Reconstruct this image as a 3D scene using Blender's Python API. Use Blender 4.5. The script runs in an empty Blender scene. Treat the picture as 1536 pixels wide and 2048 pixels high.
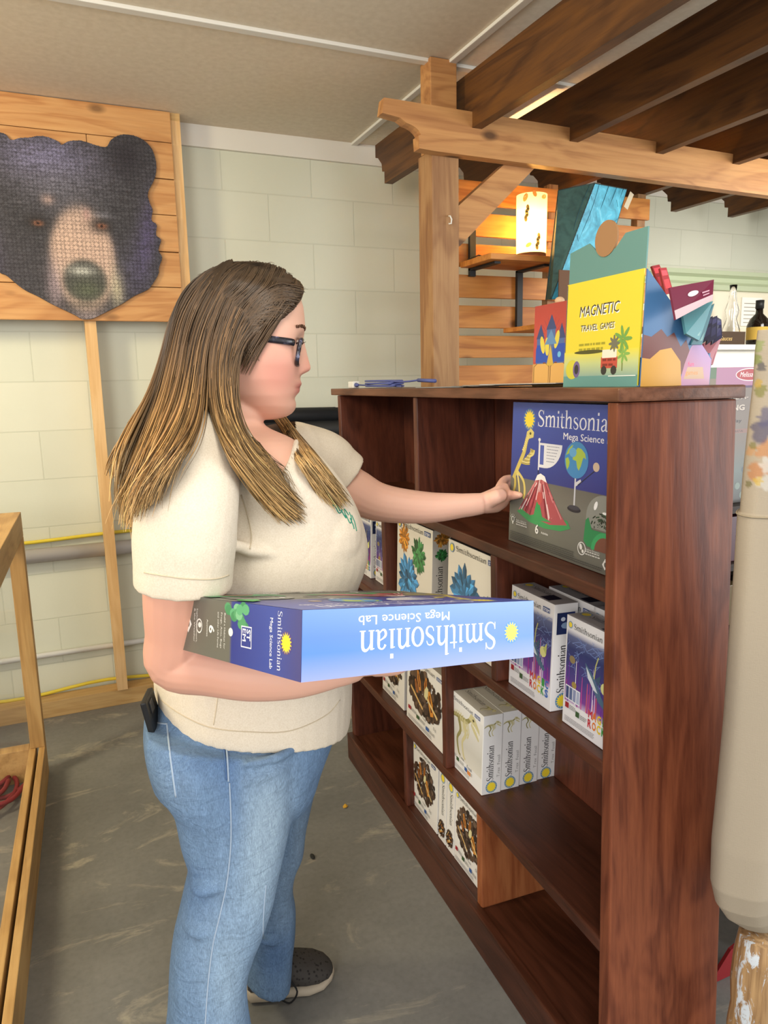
import bpy, bmesh, math, random
import numpy as np
from mathutils import Vector, Matrix
from mathutils.bvhtree import BVHTree
random.seed(7); np.random.seed(7)
SC = bpy.context.scene
COL = SC.collection
# ------------------------------------------------------------------ camera
FPX, CAMH = 1450.0, 1.45
YAW, PIT, ROL = [math.radians(a) for a in (23.6, 10.05, -1.2)]
FW = np.array([math.sin(YAW) * math.cos(PIT), math.cos(YAW) * math.cos(PIT), -math.sin(PIT)])
_rt = np.array([math.cos(YAW), -math.sin(YAW), 0.0]); _up = np.cross(_rt, FW)
RT = _rt * math.cos(ROL) + _up * math.sin(ROL)
UP = _up * math.cos(ROL) - _rt * math.sin(ROL)
cam = bpy.data.cameras.new('camera'); camo = bpy.data.objects.new('camera', cam); COL.objects.link(camo)
cam.sensor_fit = 'VERTICAL'; cam.sensor_height = 24.0; cam.sensor_width = 18.0
cam.lens = FPX / 2048.0 * 24.0; cam.clip_start = 0.05
M = Matrix.Identity(4)
for i in range(3):
    M[i][0], M[i][1], M[i][2] = RT[i], UP[i], -FW[i]
M[2][3] = CAMH
camo.matrix_world = M
SC.camera = camo
CAM = np.array([0, 0, CAMH])
# ------------------------------------------------------------------ light
SC.view_settings.view_transform = 'Standard'; SC.view_settings.look = 'None'
SC.view_settings.gamma = 1.0; SC.view_settings.use_curve_mapping = False
SC.view_settings.exposure = 0.3
w = bpy.data.worlds.new('daylight'); SC.world = w; w.use_nodes = True
w.node_tree.nodes['Background'].inputs[0].default_value = (1.0, 0.97, 0.93, 1)
w.node_tree.nodes['Background'].inputs[1].default_value = 0.85
def area(name, loc, target, size, power, col, sy=None):
    l = bpy.data.lights.new(name, 'AREA'); l.energy = power; l.color = col; l.size = size
    if sy: l.shape = 'RECTANGLE'; l.size_y = sy
    o = bpy.data.objects.new(name, l); COL.objects.link(o); o.location = loc
    o.rotation_euler = (Vector(target) - Vector(loc)).to_track_quat('-Z', 'Y').to_euler()
    return o
area('window_daylight_right', (3.1, -0.55, 1.35), (0.4, 0.9, 1.1), 1.5, 40, (0.93, 0.97, 1.0), 1.7)
area('window_daylight_left', (-2.1, -1.6, 2.0), (0.5, 1.8, 1.0), 1.6, 75, (1.0, 0.96, 0.9), 1.6)
area('shop_ceiling_lamp', (-1.35, 2.1, 2.45), (0.2, 2.6, 0.4), 0.35, 46, (1.0, 0.86, 0.56), 0.9)
area('overhead_fill', (0.35, 0.35, 2.56), (0.35, 0.9, 0), 0.5, 26, (1.0, 0.95, 0.86), 1.6)  # added fill light from overhead to brighten the floor, not a fixture
area('far_right_fill', (3.6, 1.6, 2.2), (3.4, 3.3, 1.5), 0.8, 30, (1.0, 0.97, 0.9), 0.8)  # unseen fill light below the rafters, aimed at the far right wall

# ------------------------------------------------------------------ helpers
def at(x, y, Y):
    d = FW + RT * (x - 768) / FPX - UP * (y - 1024) / FPX
    return d * (Y / d[1]) + CAM
def atx(x, y, X):
    d = FW + RT * (x - 768) / FPX - UP * (y - 1024) / FPX
    return d * (X / d[0]) + CAM
def atz(x, y, Z):
    d = FW + RT * (x - 768) / FPX - UP * (y - 1024) / FPX
    return d * ((Z - CAMH) / d[2]) + CAM
def pray(x, y):
    d = FW + RT * (x - 768) / FPX - UP * (y - 1024) / FPX
    return Vector(d / np.linalg.norm(d))
def lin(c):
    if isinstance(c, str): c = [int(c[i:i + 2], 16) for i in (0, 2, 4)]
    return tuple(((v / 255) / 12.92 if v / 255 <= 0.04045 else ((v / 255 + 0.055) / 1.055) ** 2.4) for v in c[:3]) + (1.0,)
def nrm(v):
    v = np.asarray(v, float); return v / (np.linalg.norm(v) + 1e-12)
def frame(o, ex, ey):
    ex = nrm(ex); n = nrm(np.cross(ex, ey)); ey = np.cross(n, ex)
    return (np.asarray(o, float), ex, ey, n)
WORLD = (np.zeros(3), np.array([1., 0, 0]), np.array([0, 1., 0]), np.array([0, 0, 1.]))
def cat(P, m=8, closed=False):
    P = [np.asarray(p, float) for p in P]; n = len(P); out = []
    for i in range(n if closed else n - 1):
        g = (lambda k: P[k % n]) if closed else (lambda k: P[min(max(k, 0), n - 1)])
        a, b, c, d = g(i - 1), g(i), g(i + 1), g(i + 2)
        for t in np.linspace(0, 1, m, endpoint=False):
            out.append(0.5 * ((2 * b) + (c - a) * t + (2 * a - 5 * b + 4 * c - d) * t * t + (3 * b - a - 3 * c + d) * t ** 3))
    if not closed: out.append(P[-1])
    return out

class MB:
    """collects geometry; build() links it as one mesh object"""
    def __init__(s): s.v = []; s.f = []; s.c = []; s.m = []; s.sm = []
    def add(s, vs, fs, col=(1, 1, 1, 1), mat=0, smooth=False):
        b = len(s.v); s.v.extend([tuple(map(float, p)) for p in vs])
        for f in fs:
            s.f.append([b + i for i in f]); s.c.append(col); s.m.append(mat); s.sm.append(smooth)
    def hexa(s, p, **k):
        s.add(p, [(0, 3, 2, 1), (4, 5, 6, 7), (0, 1, 5, 4), (1, 2, 6, 5), (2, 3, 7, 6), (3, 0, 4, 7)], **k)
    def box(s, lo, hi, fn=None, bev=0.0, **k):
        lo = np.minimum(lo, hi) if False else np.asarray(lo, float); hi = np.asarray(hi, float)
        bm = bmesh.new(); bmesh.ops.create_cube(bm, size=1.0)
        for v in bm.verts: v.co = Vector([(lo[i] + hi[i]) / 2 + v.co[i] * (hi[i] - lo[i]) for i in range(3)])
        if bev: bmesh.ops.bevel(bm, geom=bm.edges[:], offset=bev, segments=2, profile=0.6, affect='EDGES')
        s.bm(bm, fn, **k)
    def bm(s, bm, fn=None, **k):
        bm.verts.index_update()
        s.add([fn(*v.co) if fn else v.co for v in bm.verts], [[v.index for v in f.verts] for f in bm.faces], **k); bm.free()
    def fbox(s, F, lo, hi, bev=0.0, **k):
        s.box(lo, hi, lambda x, y, z: F[0] + F[1] * x + F[2] * y + F[3] * z, bev, **k)
    def rings(s, R, closed=True, cap=True, **k):
        n = len(R[0]); vs = [p for r in R for p in r]; fs = []
        for i in range(len(R) - 1):
            for j in range(n if closed else n - 1):
                fs.append((i * n + j, i * n + (j + 1) % n, (i + 1) * n + (j + 1) % n, (i + 1) * n + j))
        if cap and closed:
            fs.append(tuple(range(n))[::-1]); fs.append(tuple(range((len(R) - 1) * n, len(R) * n)))
        s.add(vs, fs, **k)
    def tube(s, P, r, n=10, ry=None, refu=(0, 0, 1), cap=True, **k):
        P = [np.asarray(p, float) for p in P]; R = []
        if np.isscalar(r): r = [r] * len(P)
        if ry is None: ry = r
        elif np.isscalar(ry): ry = [ry] * len(P)
        a = None
        for i, p in enumerate(P):
            t = nrm(P[min(i + 1, len(P) - 1)] - P[max(i - 1, 0)])
            if a is None:
                rf = np.asarray(refu, float)
                if abs(t @ rf) > 0.95: rf = np.array([1.0, 0.1, 0])
                a = np.cross(t, rf)
            a = nrm(a - t * (a @ t)); b = np.cross(a, t)
            R.append([p + a * r[i] * math.cos(q) + b * ry[i] * math.sin(q) for q in np.linspace(0, 2 * math.pi, n, endpoint=False)])
        k.setdefault('smooth', True); s.rings(R, cap=cap, **k)
    def prism(s, out, F, d0, d1, **k):
        n = len(out); g = lambda q, d: F[0] + F[1] * q[0] + F[2] * q[1] + F[3] * d
        s.add([g(q, d0) for q in out] + [g(q, d1) for q in out],
              [tuple(range(n))[::-1], tuple(range(n, 2 * n))] + [(i, (i + 1) % n, n + (i + 1) % n, n + i) for i in range(n)], **k)
    def lathe(s, prof, c, n=24, ax=None, **k):
        F = ax or WORLD; c = np.asarray(c, float); R = []
        for (rr, z) in prof:
            R.append([c + F[1] * rr * math.cos(q) + F[2] * rr * math.sin(q) + F[3] * z for q in np.linspace(0, 2 * math.pi, n, endpoint=False)])
        k.setdefault('smooth', True); s.rings(R, **k)
    def ball(s, c, rx, ry, rz, n=16, F=WORLD, **k):
        R = []
        for a in np.linspace(-math.pi / 2 + .02, math.pi / 2 - .02, n):
            R.append([np.asarray(c) + F[1] * rx * math.cos(a) * math.cos(q) + F[2] * ry * math.cos(a) * math.sin(q) + F[3] * rz * math.sin(a) for q in np.linspace(0, 2 * math.pi, n * 2, endpoint=False)])
        k.setdefault('smooth', True); s.rings(R, **k)
    def mesh(s, name, mats):
        me = bpy.data.meshes.new(name); me.from_pydata(s.v, [], s.f)
        for m in (mats if isinstance(mats, (list, tuple)) else [mats]): me.materials.append(m)
        me.polygons.foreach_set('material_index', s.m); me.polygons.foreach_set('use_smooth', s.sm)
        ca = me.color_attributes.new('Col', 'FLOAT_COLOR', 'CORNER')
        arr = []
        for f, c in zip(s.f, s.c):
            if isinstance(c, list):
                for q in c: arr.extend(q)
            else: arr.extend(tuple(c) * len(f))
        ca.data.foreach_set('color', arr); me.update()
        return me
    def build(s, name, mats, parent=None, loc=None, **props):
        return link(name, s.mesh(name, mats), parent, loc, **props)
def link(name, me, parent=None, loc=None, **props):
    o = bpy.data.objects.new(name, me); COL.objects.link(o)
    if parent is not None:
        wl = Vector((0, 0, 0)); q = parent
        while q is not None: wl = wl + q.location; q = q.parent
        me.transform(Matrix.Translation(-wl)); o.parent = parent
    else:
        if loc is None:
            co = np.empty(len(me.vertices) * 3); me.vertices.foreach_get('co', co); co = co.reshape(-1, 3)
            lo, hi = co.min(0), co.max(0); loc = ((lo[0] + hi[0]) / 2, (lo[1] + hi[1]) / 2, lo[2])
        me.transform(Matrix.Translation(-Vector(loc))); o.location = loc
    for k, v in props.items(): o[k] = v
    return o
def thing(name, label, category, loc, group=None):
    o = bpy.data.objects.new(name, None); COL.objects.link(o); o.empty_display_size = 0.05
    o.location = Vector([float(a) for a in loc]); o['label'] = label; o['category'] = category
    if group: o['group'] = group
    return o
def dup(o, delta, label=None, group=None):
    c = o.copy(); COL.objects.link(c); c.location = Vector(o.location) + Vector([float(a) for a in delta])
    if label: c['label'] = label
    if group: c['group'] = group
    for ch in o.children:
        d = ch.copy(); COL.objects.link(d); d.parent = c
        for g in ch.children:
            e = g.copy(); COL.objects.link(e); e.parent = d
    return c

# ------------------------------------------------------------------ materials
def mat(name, col, rough=0.6, spec=0.4, metal=0.0, **kw):
    m = bpy.data.materials.new(name); m.use_nodes = True; b = m.node_tree.nodes['Principled BSDF']
    b.inputs['Base Color'].default_value = lin(col); b.inputs['Roughness'].default_value = rough
    b.inputs['Specular IOR Level'].default_value = spec; b.inputs['Metallic'].default_value = metal
    for k, v in kw.items(): b.inputs[k.replace('_', ' ')].default_value = v
    return m
def nd(m, t, **kw):
    n = m.node_tree.nodes.new(t)
    for k, v in kw.items(): setattr(n, k, v)
    return n
def lk(m, a, b): m.node_tree.links.new(a, b)
def mixrgb(m, fac, a, b, blend='MIX'):
    n = nd(m, 'ShaderNodeMix', data_type='RGBA', blend_type=blend)
    for s, v in ((n.inputs[0], fac), (n.inputs[6], a), (n.inputs[7], b)):
        if hasattr(v, 'is_linked'): lk(m, v, s)
        else: s.default_value = v
    return n.outputs[2]
def ramp(m, fac, stops):
    n = nd(m, 'ShaderNodeValToRGB'); e = n.color_ramp.elements
    while len(e) < len(stops): e.new(0.5)
    for i, (p, c) in enumerate(stops): e[i].position = p; e[i].color = c
    lk(m, fac, n.inputs[0]); return n.outputs[0]
def noise(m, vec, scale, detail=4, rough=.55, dist=0.0):
    n = nd(m, 'ShaderNodeTexNoise'); n.inputs['Scale'].default_value = scale; n.inputs['Detail'].default_value = detail
    n.inputs['Roughness'].default_value = rough; n.inputs['Distortion'].default_value = dist
    if vec is not None: lk(m, vec, n.inputs['Vector'])
    return n.outputs['Fac']
def coords(m, scale=(1, 1, 1), loc=(0, 0, 0)):
    g = nd(m, 'ShaderNodeNewGeometry'); mp = nd(m, 'ShaderNodeMapping')
    mp.inputs['Scale'].default_value = scale; mp.inputs['Location'].default_value = loc
    t = nd(m, 'ShaderNodeTexCoord'); lk(m, t.outputs['Object'], mp.inputs['Vector']); return mp.outputs['Vector']
def bump(m, h, strength, dist=0.01):
    b = nd(m, 'ShaderNodeBump'); b.inputs['Strength'].default_value = strength; b.inputs['Distance'].default_value = dist
    lk(m, h, b.inputs['Height']); lk(m, b.outputs[0], m.node_tree.nodes['Principled BSDF'].inputs['Normal'])
def setcol(m, sock): lk(m, sock, m.node_tree.nodes['Principled BSDF'].inputs['Base Color'])
def wood(name, dark, mid, light, axis='z', grain=26, rough=0.5, knots=0.0, spec=0.35, big=2.2):
    m = mat(name, mid, rough, spec)
    k = {'x': 0, 'y': 1, 'z': 2}[axis]
    s1 = [grain] * 3; s1[k] = grain * 0.045; s2 = [big * 3] * 3; s2[k] = big * 0.55
    v1 = coords(m, s1); v2 = coords(m, s2)
    n1 = noise(m, v1, 4.0, 5, .65, .3); n2 = noise(m, v2, 1.0, 3, .5, 1.2)
    wv = nd(m, 'ShaderNodeMath', operation='MULTIPLY'); lk(m, n2, wv.inputs[0]); wv.inputs[1].default_value = 26.0
    sn = nd(m, 'ShaderNodeMath', operation='SINE'); lk(m, wv.outputs[0], sn.inputs[0])
    mr = nd(m, 'ShaderNodeMapRange'); lk(m, sn.outputs[0], mr.inputs[0]); mr.inputs[1].default_value = -1; mr.inputs[2].default_value = 1
    ring = ramp(m, mr.outputs[0], [(0.0, lin(dark)), (0.45, lin(mid)), (1.0, lin(light))])
    fine = ramp(m, n1, [(0.3, lin(dark)), (0.52, lin(mid)), (0.75, lin(light))])
    c = mixrgb(m, 0.55, ring, fine)
    if knots:
        s3 = [7.0] * 3; s3[k] = 3.5
        vo = nd(m, 'ShaderNodeTexVoronoi'); vo.inputs['Scale'].default_value = 1.0; lk(m, coords(m, s3), vo.inputs['Vector'])
        kr = ramp(m, vo.outputs['Distance'], [(0.0, (1, 1, 1, 1)), (0.07, (1, 1, 1, 1)), (0.16, (0, 0, 0, 1))])
        kf = nd(m, 'ShaderNodeMath', operation='MULTIPLY'); lk(m, kr, kf.inputs[0]); kf.inputs[1].default_value = knots
        c = mixrgb(m, kf.outputs[0], c, lin([v * 0.55 for v in ([int(dark[i:i + 2], 16) for i in (0, 2, 4)] if isinstance(dark, str) else dark)]))
    setcol(m, c); bump(m, n1, 0.12, 0.004)
    return m
PRINT = mat('printed_card', 'ffffff', 0.34, 0.5)
_a = nd(PRINT, 'ShaderNodeVertexColor', layer_name='Col'); setcol(PRINT, _a.outputs[0])
PRINTM = mat('printed_matt', 'ffffff', 0.65, 0.3)
_a = nd(PRINTM, 'ShaderNodeVertexColor', layer_name='Col'); setcol(PRINTM, _a.outputs[0])
BC_Z = wood('bookcase_board_upright', '3c1c12', '572c1e', '693827', 'z', 30, 0.42, spec=.45)
BC_Y = wood('bookcase_board_level', '34190d', '4b2719', '5c3322', 'y', 30, 0.4, spec=.45)
BC_SIDE = wood('bookcase_side_grain', '4e2314', '703c27', '864c31', 'z', 22, 0.45, big=2.6)
BC_RAW = wood('bookcase_worn_board', '7a3f22', '965a36', 'a66a42', 'z', 20, 0.5)
BC_TOP = wood('bookcase_top_board', '4a2b1b', '6b4430', '7d5540', 'y', 22, 0.4)
CEDAR_X = wood('cedar_plank', 'a87242', 'c08c56', 'cc9e68', 'x', 14, 0.55, 0.7)
PINE_Z = wood('pine_stud', 'c79a63', 'dab27c', 'e3c08e', 'z', 22, 0.6)
PINE_X = wood('pine_plate', 'a98450', 'c39e66', 'cfae78', 'x', 22, 0.6)
POST_Z = wood('weathered_post', '80583a', 'a27a52', 'b08a60', 'z', 18, 0.6, 0.25)
BEAM_X = wood('pergola_beam', '96643c', 'b98552', 'c8965f', 'x', 14, 0.5, 0.9)
RAFT_Y = wood('stained_rafter', '3d2412', '5f3d20', '72491f', 'y', 14, 0.5, 0.4)
SLAT_X = wood('orange_slat', 'a8642c', 'c8843e', 'd8984e', 'x', 14, 0.5, 0.8)
OAK_Y = wood('oak_case', 'a07a48', 'bd955c', 'caa56c', 'y', 20, 0.5)
OAK_Z = wood('oak_case_upright', 'a07a48', 'bd955c', 'caa56c', 'z', 20, 0.5)
BLACK = mat('black_metal', '1c1c1c', 0.5)
# ------------------------------------------------------------------ the setting
fl = mat('painted_concrete', '6c6c68', 0.55, 0.4)
v = coords(fl); n1 = noise(fl, v, 2.2, 6, .6); n2 = noise(fl, v, 60, 3)
v3 = coords(fl, (1.2, 3.0, 1)); n3 = noise(fl, v3, 1.7, 9, .72, 1.2)
c = ramp(fl, n1, [(0.3, lin('787875')), (0.7, lin('92918d'))])
wear = ramp(fl, n3, [(0.56, (0, 0, 0, 1)), (0.66, (.85, .85, .85, 1))])
c = mixrgb(fl, wear, c, lin('b8b1a0'))
sp = ramp(fl, n2, [(0.2, lin('4c4c4a')), (0.5, lin('808080')), (0.8, lin('989898'))])
setcol(fl, mixrgb(fl, 0.35, c, sp, 'OVERLAY')); bump(fl, n2, 0.08, 0.002)
b = MB(); b.box((-3.2, -2.2, -0.1), (6.5, 3.52, 0)); b.build('floor', fl, loc=(0, 0, 0), kind='structure')
ce = mat('ceiling_panel', 'ddd2c0', 0.8, 0.2)
nz = noise(ce, coords(ce), 40, 3); setcol(ce, ramp(ce, nz, [(0.3, lin('d6cab6')), (0.7, lin('e0d5c2'))]))
b = MB(); b.box((-3.2, -2.2, 2.6), (6.5, 3.62, 2.7)); b.build('ceiling', ce, loc=(0, 0, 2.6), kind='structure')
wl = mat('painted_block', 'c8cdb8', 0.7, 0.3)
g = nd(wl, 'ShaderNodeTexCoord'); sx = nd(wl, 'ShaderNodeSeparateXYZ'); lk(wl, g.outputs['Object'], sx.inputs[0])
ax = nd(wl, 'ShaderNodeMath', operation='ADD'); lk(wl, sx.outputs[0], ax.inputs[0]); ax.inputs[1].default_value = 0.097 + 4.3
cx = nd(wl, 'ShaderNodeCombineXYZ'); lk(wl, ax.outputs[0], cx.inputs[0]); lk(wl, sx.outputs[2], cx.inputs[1])
br = nd(wl, 'ShaderNodeTexBrick'); lk(wl, cx.outputs[0], br.inputs['Vector'])
br.inputs['Scale'].default_value = 1.0; br.inputs['Brick Width'].default_value = 0.43; br.inputs['Row Height'].default_value = 0.2125
br.inputs['Mortar Size'].default_value = 0.0035; br.inputs['Mortar Smooth'].default_value = 0.6
br.inputs['Color1'].default_value = lin('d9dacd'); br.inputs['Color2'].default_value = lin('d4d6c9'); br.inputs['Mortar'].default_value = lin('cdcfc2')
nw = noise(wl, coords(wl), 3, 4)
setcol(wl, mixrgb(wl, 0.25, br.outputs['Color'], ramp(wl, nw, [(0.3, lin('6f7268')), (0.7, lin('92938a'))]), 'OVERLAY'))
fz = noise(wl, coords(wl), 90, 3)
mm = nd(wl, 'ShaderNodeMath', operation='MULTIPLY_ADD'); lk(wl, br.outputs['Fac'], mm.inputs[0]); mm.inputs[1].default_value = -1.0
ml = nd(wl, 'ShaderNodeMath', operation='MULTIPLY'); lk(wl, fz, ml.inputs[0]); ml.inputs[1].default_value = 0.25; lk(wl, ml.outputs[0], mm.inputs[2])
bump(wl, mm.outputs[0], 0.3, 0.004)
b = MB(); b.box((-3.2, 3.52, 0), (6.5, 3.62, 2.6)); b.build('wall_back', wl, loc=(0, 3.52, 0), kind='structure')
WHITE = mat('white_paint', 'dedbd3', 0.6, 0.3)
b = MB(); b.box((0.45, 3.5, 2.508), (6.5, 3.52, 2.6)); b.build('trim_1', WHITE, kind='structure')
for i, (lo, hi) in enumerate((((1.395, -2, 2.588), (1.425, 3.5, 2.6)), ((-3, 2.535, 2.587), (6.4, 2.57, 2.6)), ((-1.2, -2, 2.588), (-1.17, 3.5, 2.6)), ((4.0, -2, 2.588), (4.03, 3.5, 2.6)))):
    b = MB(); b.box(lo, hi, bev=.003); b.build('trim_%d' % (i + 2), WHITE, kind='structure')
GRN = mat('sage_paint', 'b9c4a4', 0.55)
b = MB(); pr = [(0, 0), (0.05, 0), (0.05, .03), (.03, .05), (.03, .075), (.06, .09), (.06, .115), (0, .115)]
b.prism([(q[0], q[1]) for q in pr], (np.array([2.95, 3.52, 1.985]), np.array([0, -1., 0]), np.array([0, 0, 1.]), np.array([1., 0, 0])), 0, 3.0)
b.build('trim_6', GRN, kind='structure')
CREAM = mat('cream_panel', 'e6dfca', 0.6)
b = MB(); b.box((2.95, 3.505, 1.2), (6.4, 3.519, 1.985)); b.build('trim_7', CREAM, kind='structure')

# counter cupboard far right
t = thing('counter_cupboard', 'white counter cupboard against the back wall at the right edge', 'cupboard', (4.2, 3.3, 0))
b = MB(); b.box((3.35, 3.14, 0), (5.2, 3.5, 1.6)); b.build('carcass', WHITE, t)
b = MB(); b.box((3.32, 3.1, 1.6), (5.22, 3.5, 1.63), bev=.004); b.build('worktop', WHITE, t)
for k in range(3):
    b = MB(); b.box((3.4 + k * .6, 3.125, .1), (3.96 + k * .6, 3.14, 1.56), bev=.004); b.build('door', WHITE, t)
GLASS = mat('clear_glass', 'ffffff', 0.04, 0.5, Transmission_Weight=1.0, IOR=1.45)
p = at(1462, 655, 3.3)
t = thing('glass_vase', 'tall curvy clear glass bottle on the white counter', 'vase', (p[0], 3.3, 1.63))
b = MB(); b.lathe([(.001, 0), (.055, 0), (.062, .03), (.05, .1), (.03, .16), (.042, .21), (.024, .27), (.018, .32), (.022, .36), (.018, .36), (.014, .32), (.02, .27), (.036, .21), (.025, .16), (.045, .1), (.056, .03), (.05, .006), (.001, .006)], (p[0], 3.3, 1.631)); b.build('glass_body', GLASS, t)
p = at(1517, 650, 3.25)
t = thing('dark_bottle', 'dark syrup bottle with black cap on the white counter', 'bottle', (p[0], 3.25, 1.63))
DK = mat('dark_glass', '1a120d', 0.12, 0.6)
b = MB(); b.lathe([(.001, 0), (.062, 0), (.066, .02), (.066, .12), (.05, .16), (.022, .19), (.02, .22), (.001, .22)], (p[0], 3.25, 1.631)); b.build('bottle_body', DK, t)
b = MB(); b.lathe([(.001, .22), (.024, .22), (.024, .27), (.001, .27)], (p[0], 3.25, 1.631)); b.build('cap', BLACK, t)
b = MB(); b.lathe([(.0668, .035), (.0668, .11)], (p[0], 3.25, 1.631), cap=False, col=lin('c9a64b')); b.build('bottle_label', PRINTM, t)
p0, p1 = at(1440, 688, 3.18), at(1497, 660, 3.18)
b = MB(); b.box((p0[0], 3.2, 1.63), (p1[0], 3.22, 1.71), col=lin('4a3a2c'))
SAUCE = (b, (np.array([p0[0] + .02, 3.199, 1.65]), np.array([1., 0, 0]), np.array([0, 0, 1.]), np.array([0, -1., 0])))
p0 = at(1500, 615, 3.5)
b = MB(); b.box((p0[0] - .08, 3.495, 1.77), (p0[0] + .1, 3.504, 1.95), col=lin('f2efe6')); 
for k in range(6): b.box((p0[0] - .06, 3.4944, 1.79 + k * .024), (p0[0] + .06 - .02 * (k % 2), 3.495, 1.795 + k * .024), col=lin('9a958a'))
b.build('paper_notice', PRINTM, label='small white paper notice on the cream wall panel', category='notice')

# conduits and cables on the back wall
GREY = mat('grey_conduit', 'a9a6a4', 0.5)
BLKF = mat('black_foam', '1f2124', 0.6)
b = MB(); b.tube([(-3, 3.485, .74), (.9, 3.485, .728)], .032, 14); b.build('conduit_pipe', GREY, label='thick grey conduit pipe along the block wall', category='pipe')
b = MB(); b.tube([(-3, 3.5, .27), (1.0, 3.5, .262)], .013, 10); b.build('conduit_pipe', mat('white_conduit', 'd5d6d4', .4), label='thin white conduit pipe low on the block wall', category='pipe')
YEL = mat('yellow_cable', 'd8c23a', 0.5)
b = MB(); b.tube([(x, 3.503, .795 + .006 * math.sin(x * 7)) for x in np.linspace(-3, .95, 40)], .008, 8); b.build('yellow_cable', YEL, label='yellow cable running just above the thick grey conduit', category='cable')
b = MB(); b.tube([(x, 3.49, .092 + .012 * math.sin(x * 9 + 1)) for x in np.linspace(-3, 1.2, 50)], .008, 8); b.build('yellow_cable', YEL, label='yellow cable lying along the floor plate', category='cable')
t = thing('insulated_pipe', 'black foam insulated pipes behind the bookcase end', 'pipe', (1.2, 3.46, 1.19))
b = MB(); b.tube([(.6, 3.46, 1.235), (2.6, 3.46, 1.22)], .045, 16); b.build('lower_pipe', BLKF, t)
b = MB(); b.tube([(.6, 3.47, 1.312), (1.26, 3.47, 1.303)], .036, 16); b.tube([(1.255, 3.47, 1.303), (2.6, 3.47, 1.295)], .034, 16); b.build('upper_pipe', BLKF, t)

# cedar display board with its frame
t = thing('plank_display_board', 'cedar plank display board on a stud frame, holding the bear puzzle', 'board', (-.2, 3.42, 0))
zs = [1.735, 1.882, 2.03, 2.182, 2.328, 2.474, 2.622]
for i in range(6):
    b = MB()
    segs = [(-1.3, .53)] if i != 4 else [(-1.3, .19), (.192, .53)]
    for a, c in segs: b.box((a, 3.38 + .003 * (i % 2), zs[i] + .0015), (c, 3.4, zs[i + 1] - .0015 if i < 5 else 2.597), bev=.0025)
    b.build('plank', CEDAR_X, t)
b = MB(); b.box((.53, 3.4, .08), (.572, 3.49, 2.57)); b.build('stud', PINE_Z, t)
b = MB(); b.box((.122, 3.4, .075), (.167, 3.49, 2.57)); b.build('stud', PINE_Z, t)
b = MB(); b.box((-1.1, 3.4, .075), (-1.06, 3.49, 2.57)); b.build('stud', PINE_Z, t)
b = MB(); b.box((-1.3, 3.41, 0), (1.0, 3.5, .075), bev=.002); b.build('floor_plate', PINE_X, t)
b = MB(); b.box((-1.3, 3.4, 2.57), (.572, 3.49, 2.6)); b.build('top_plate', PINE_X, t)

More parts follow.
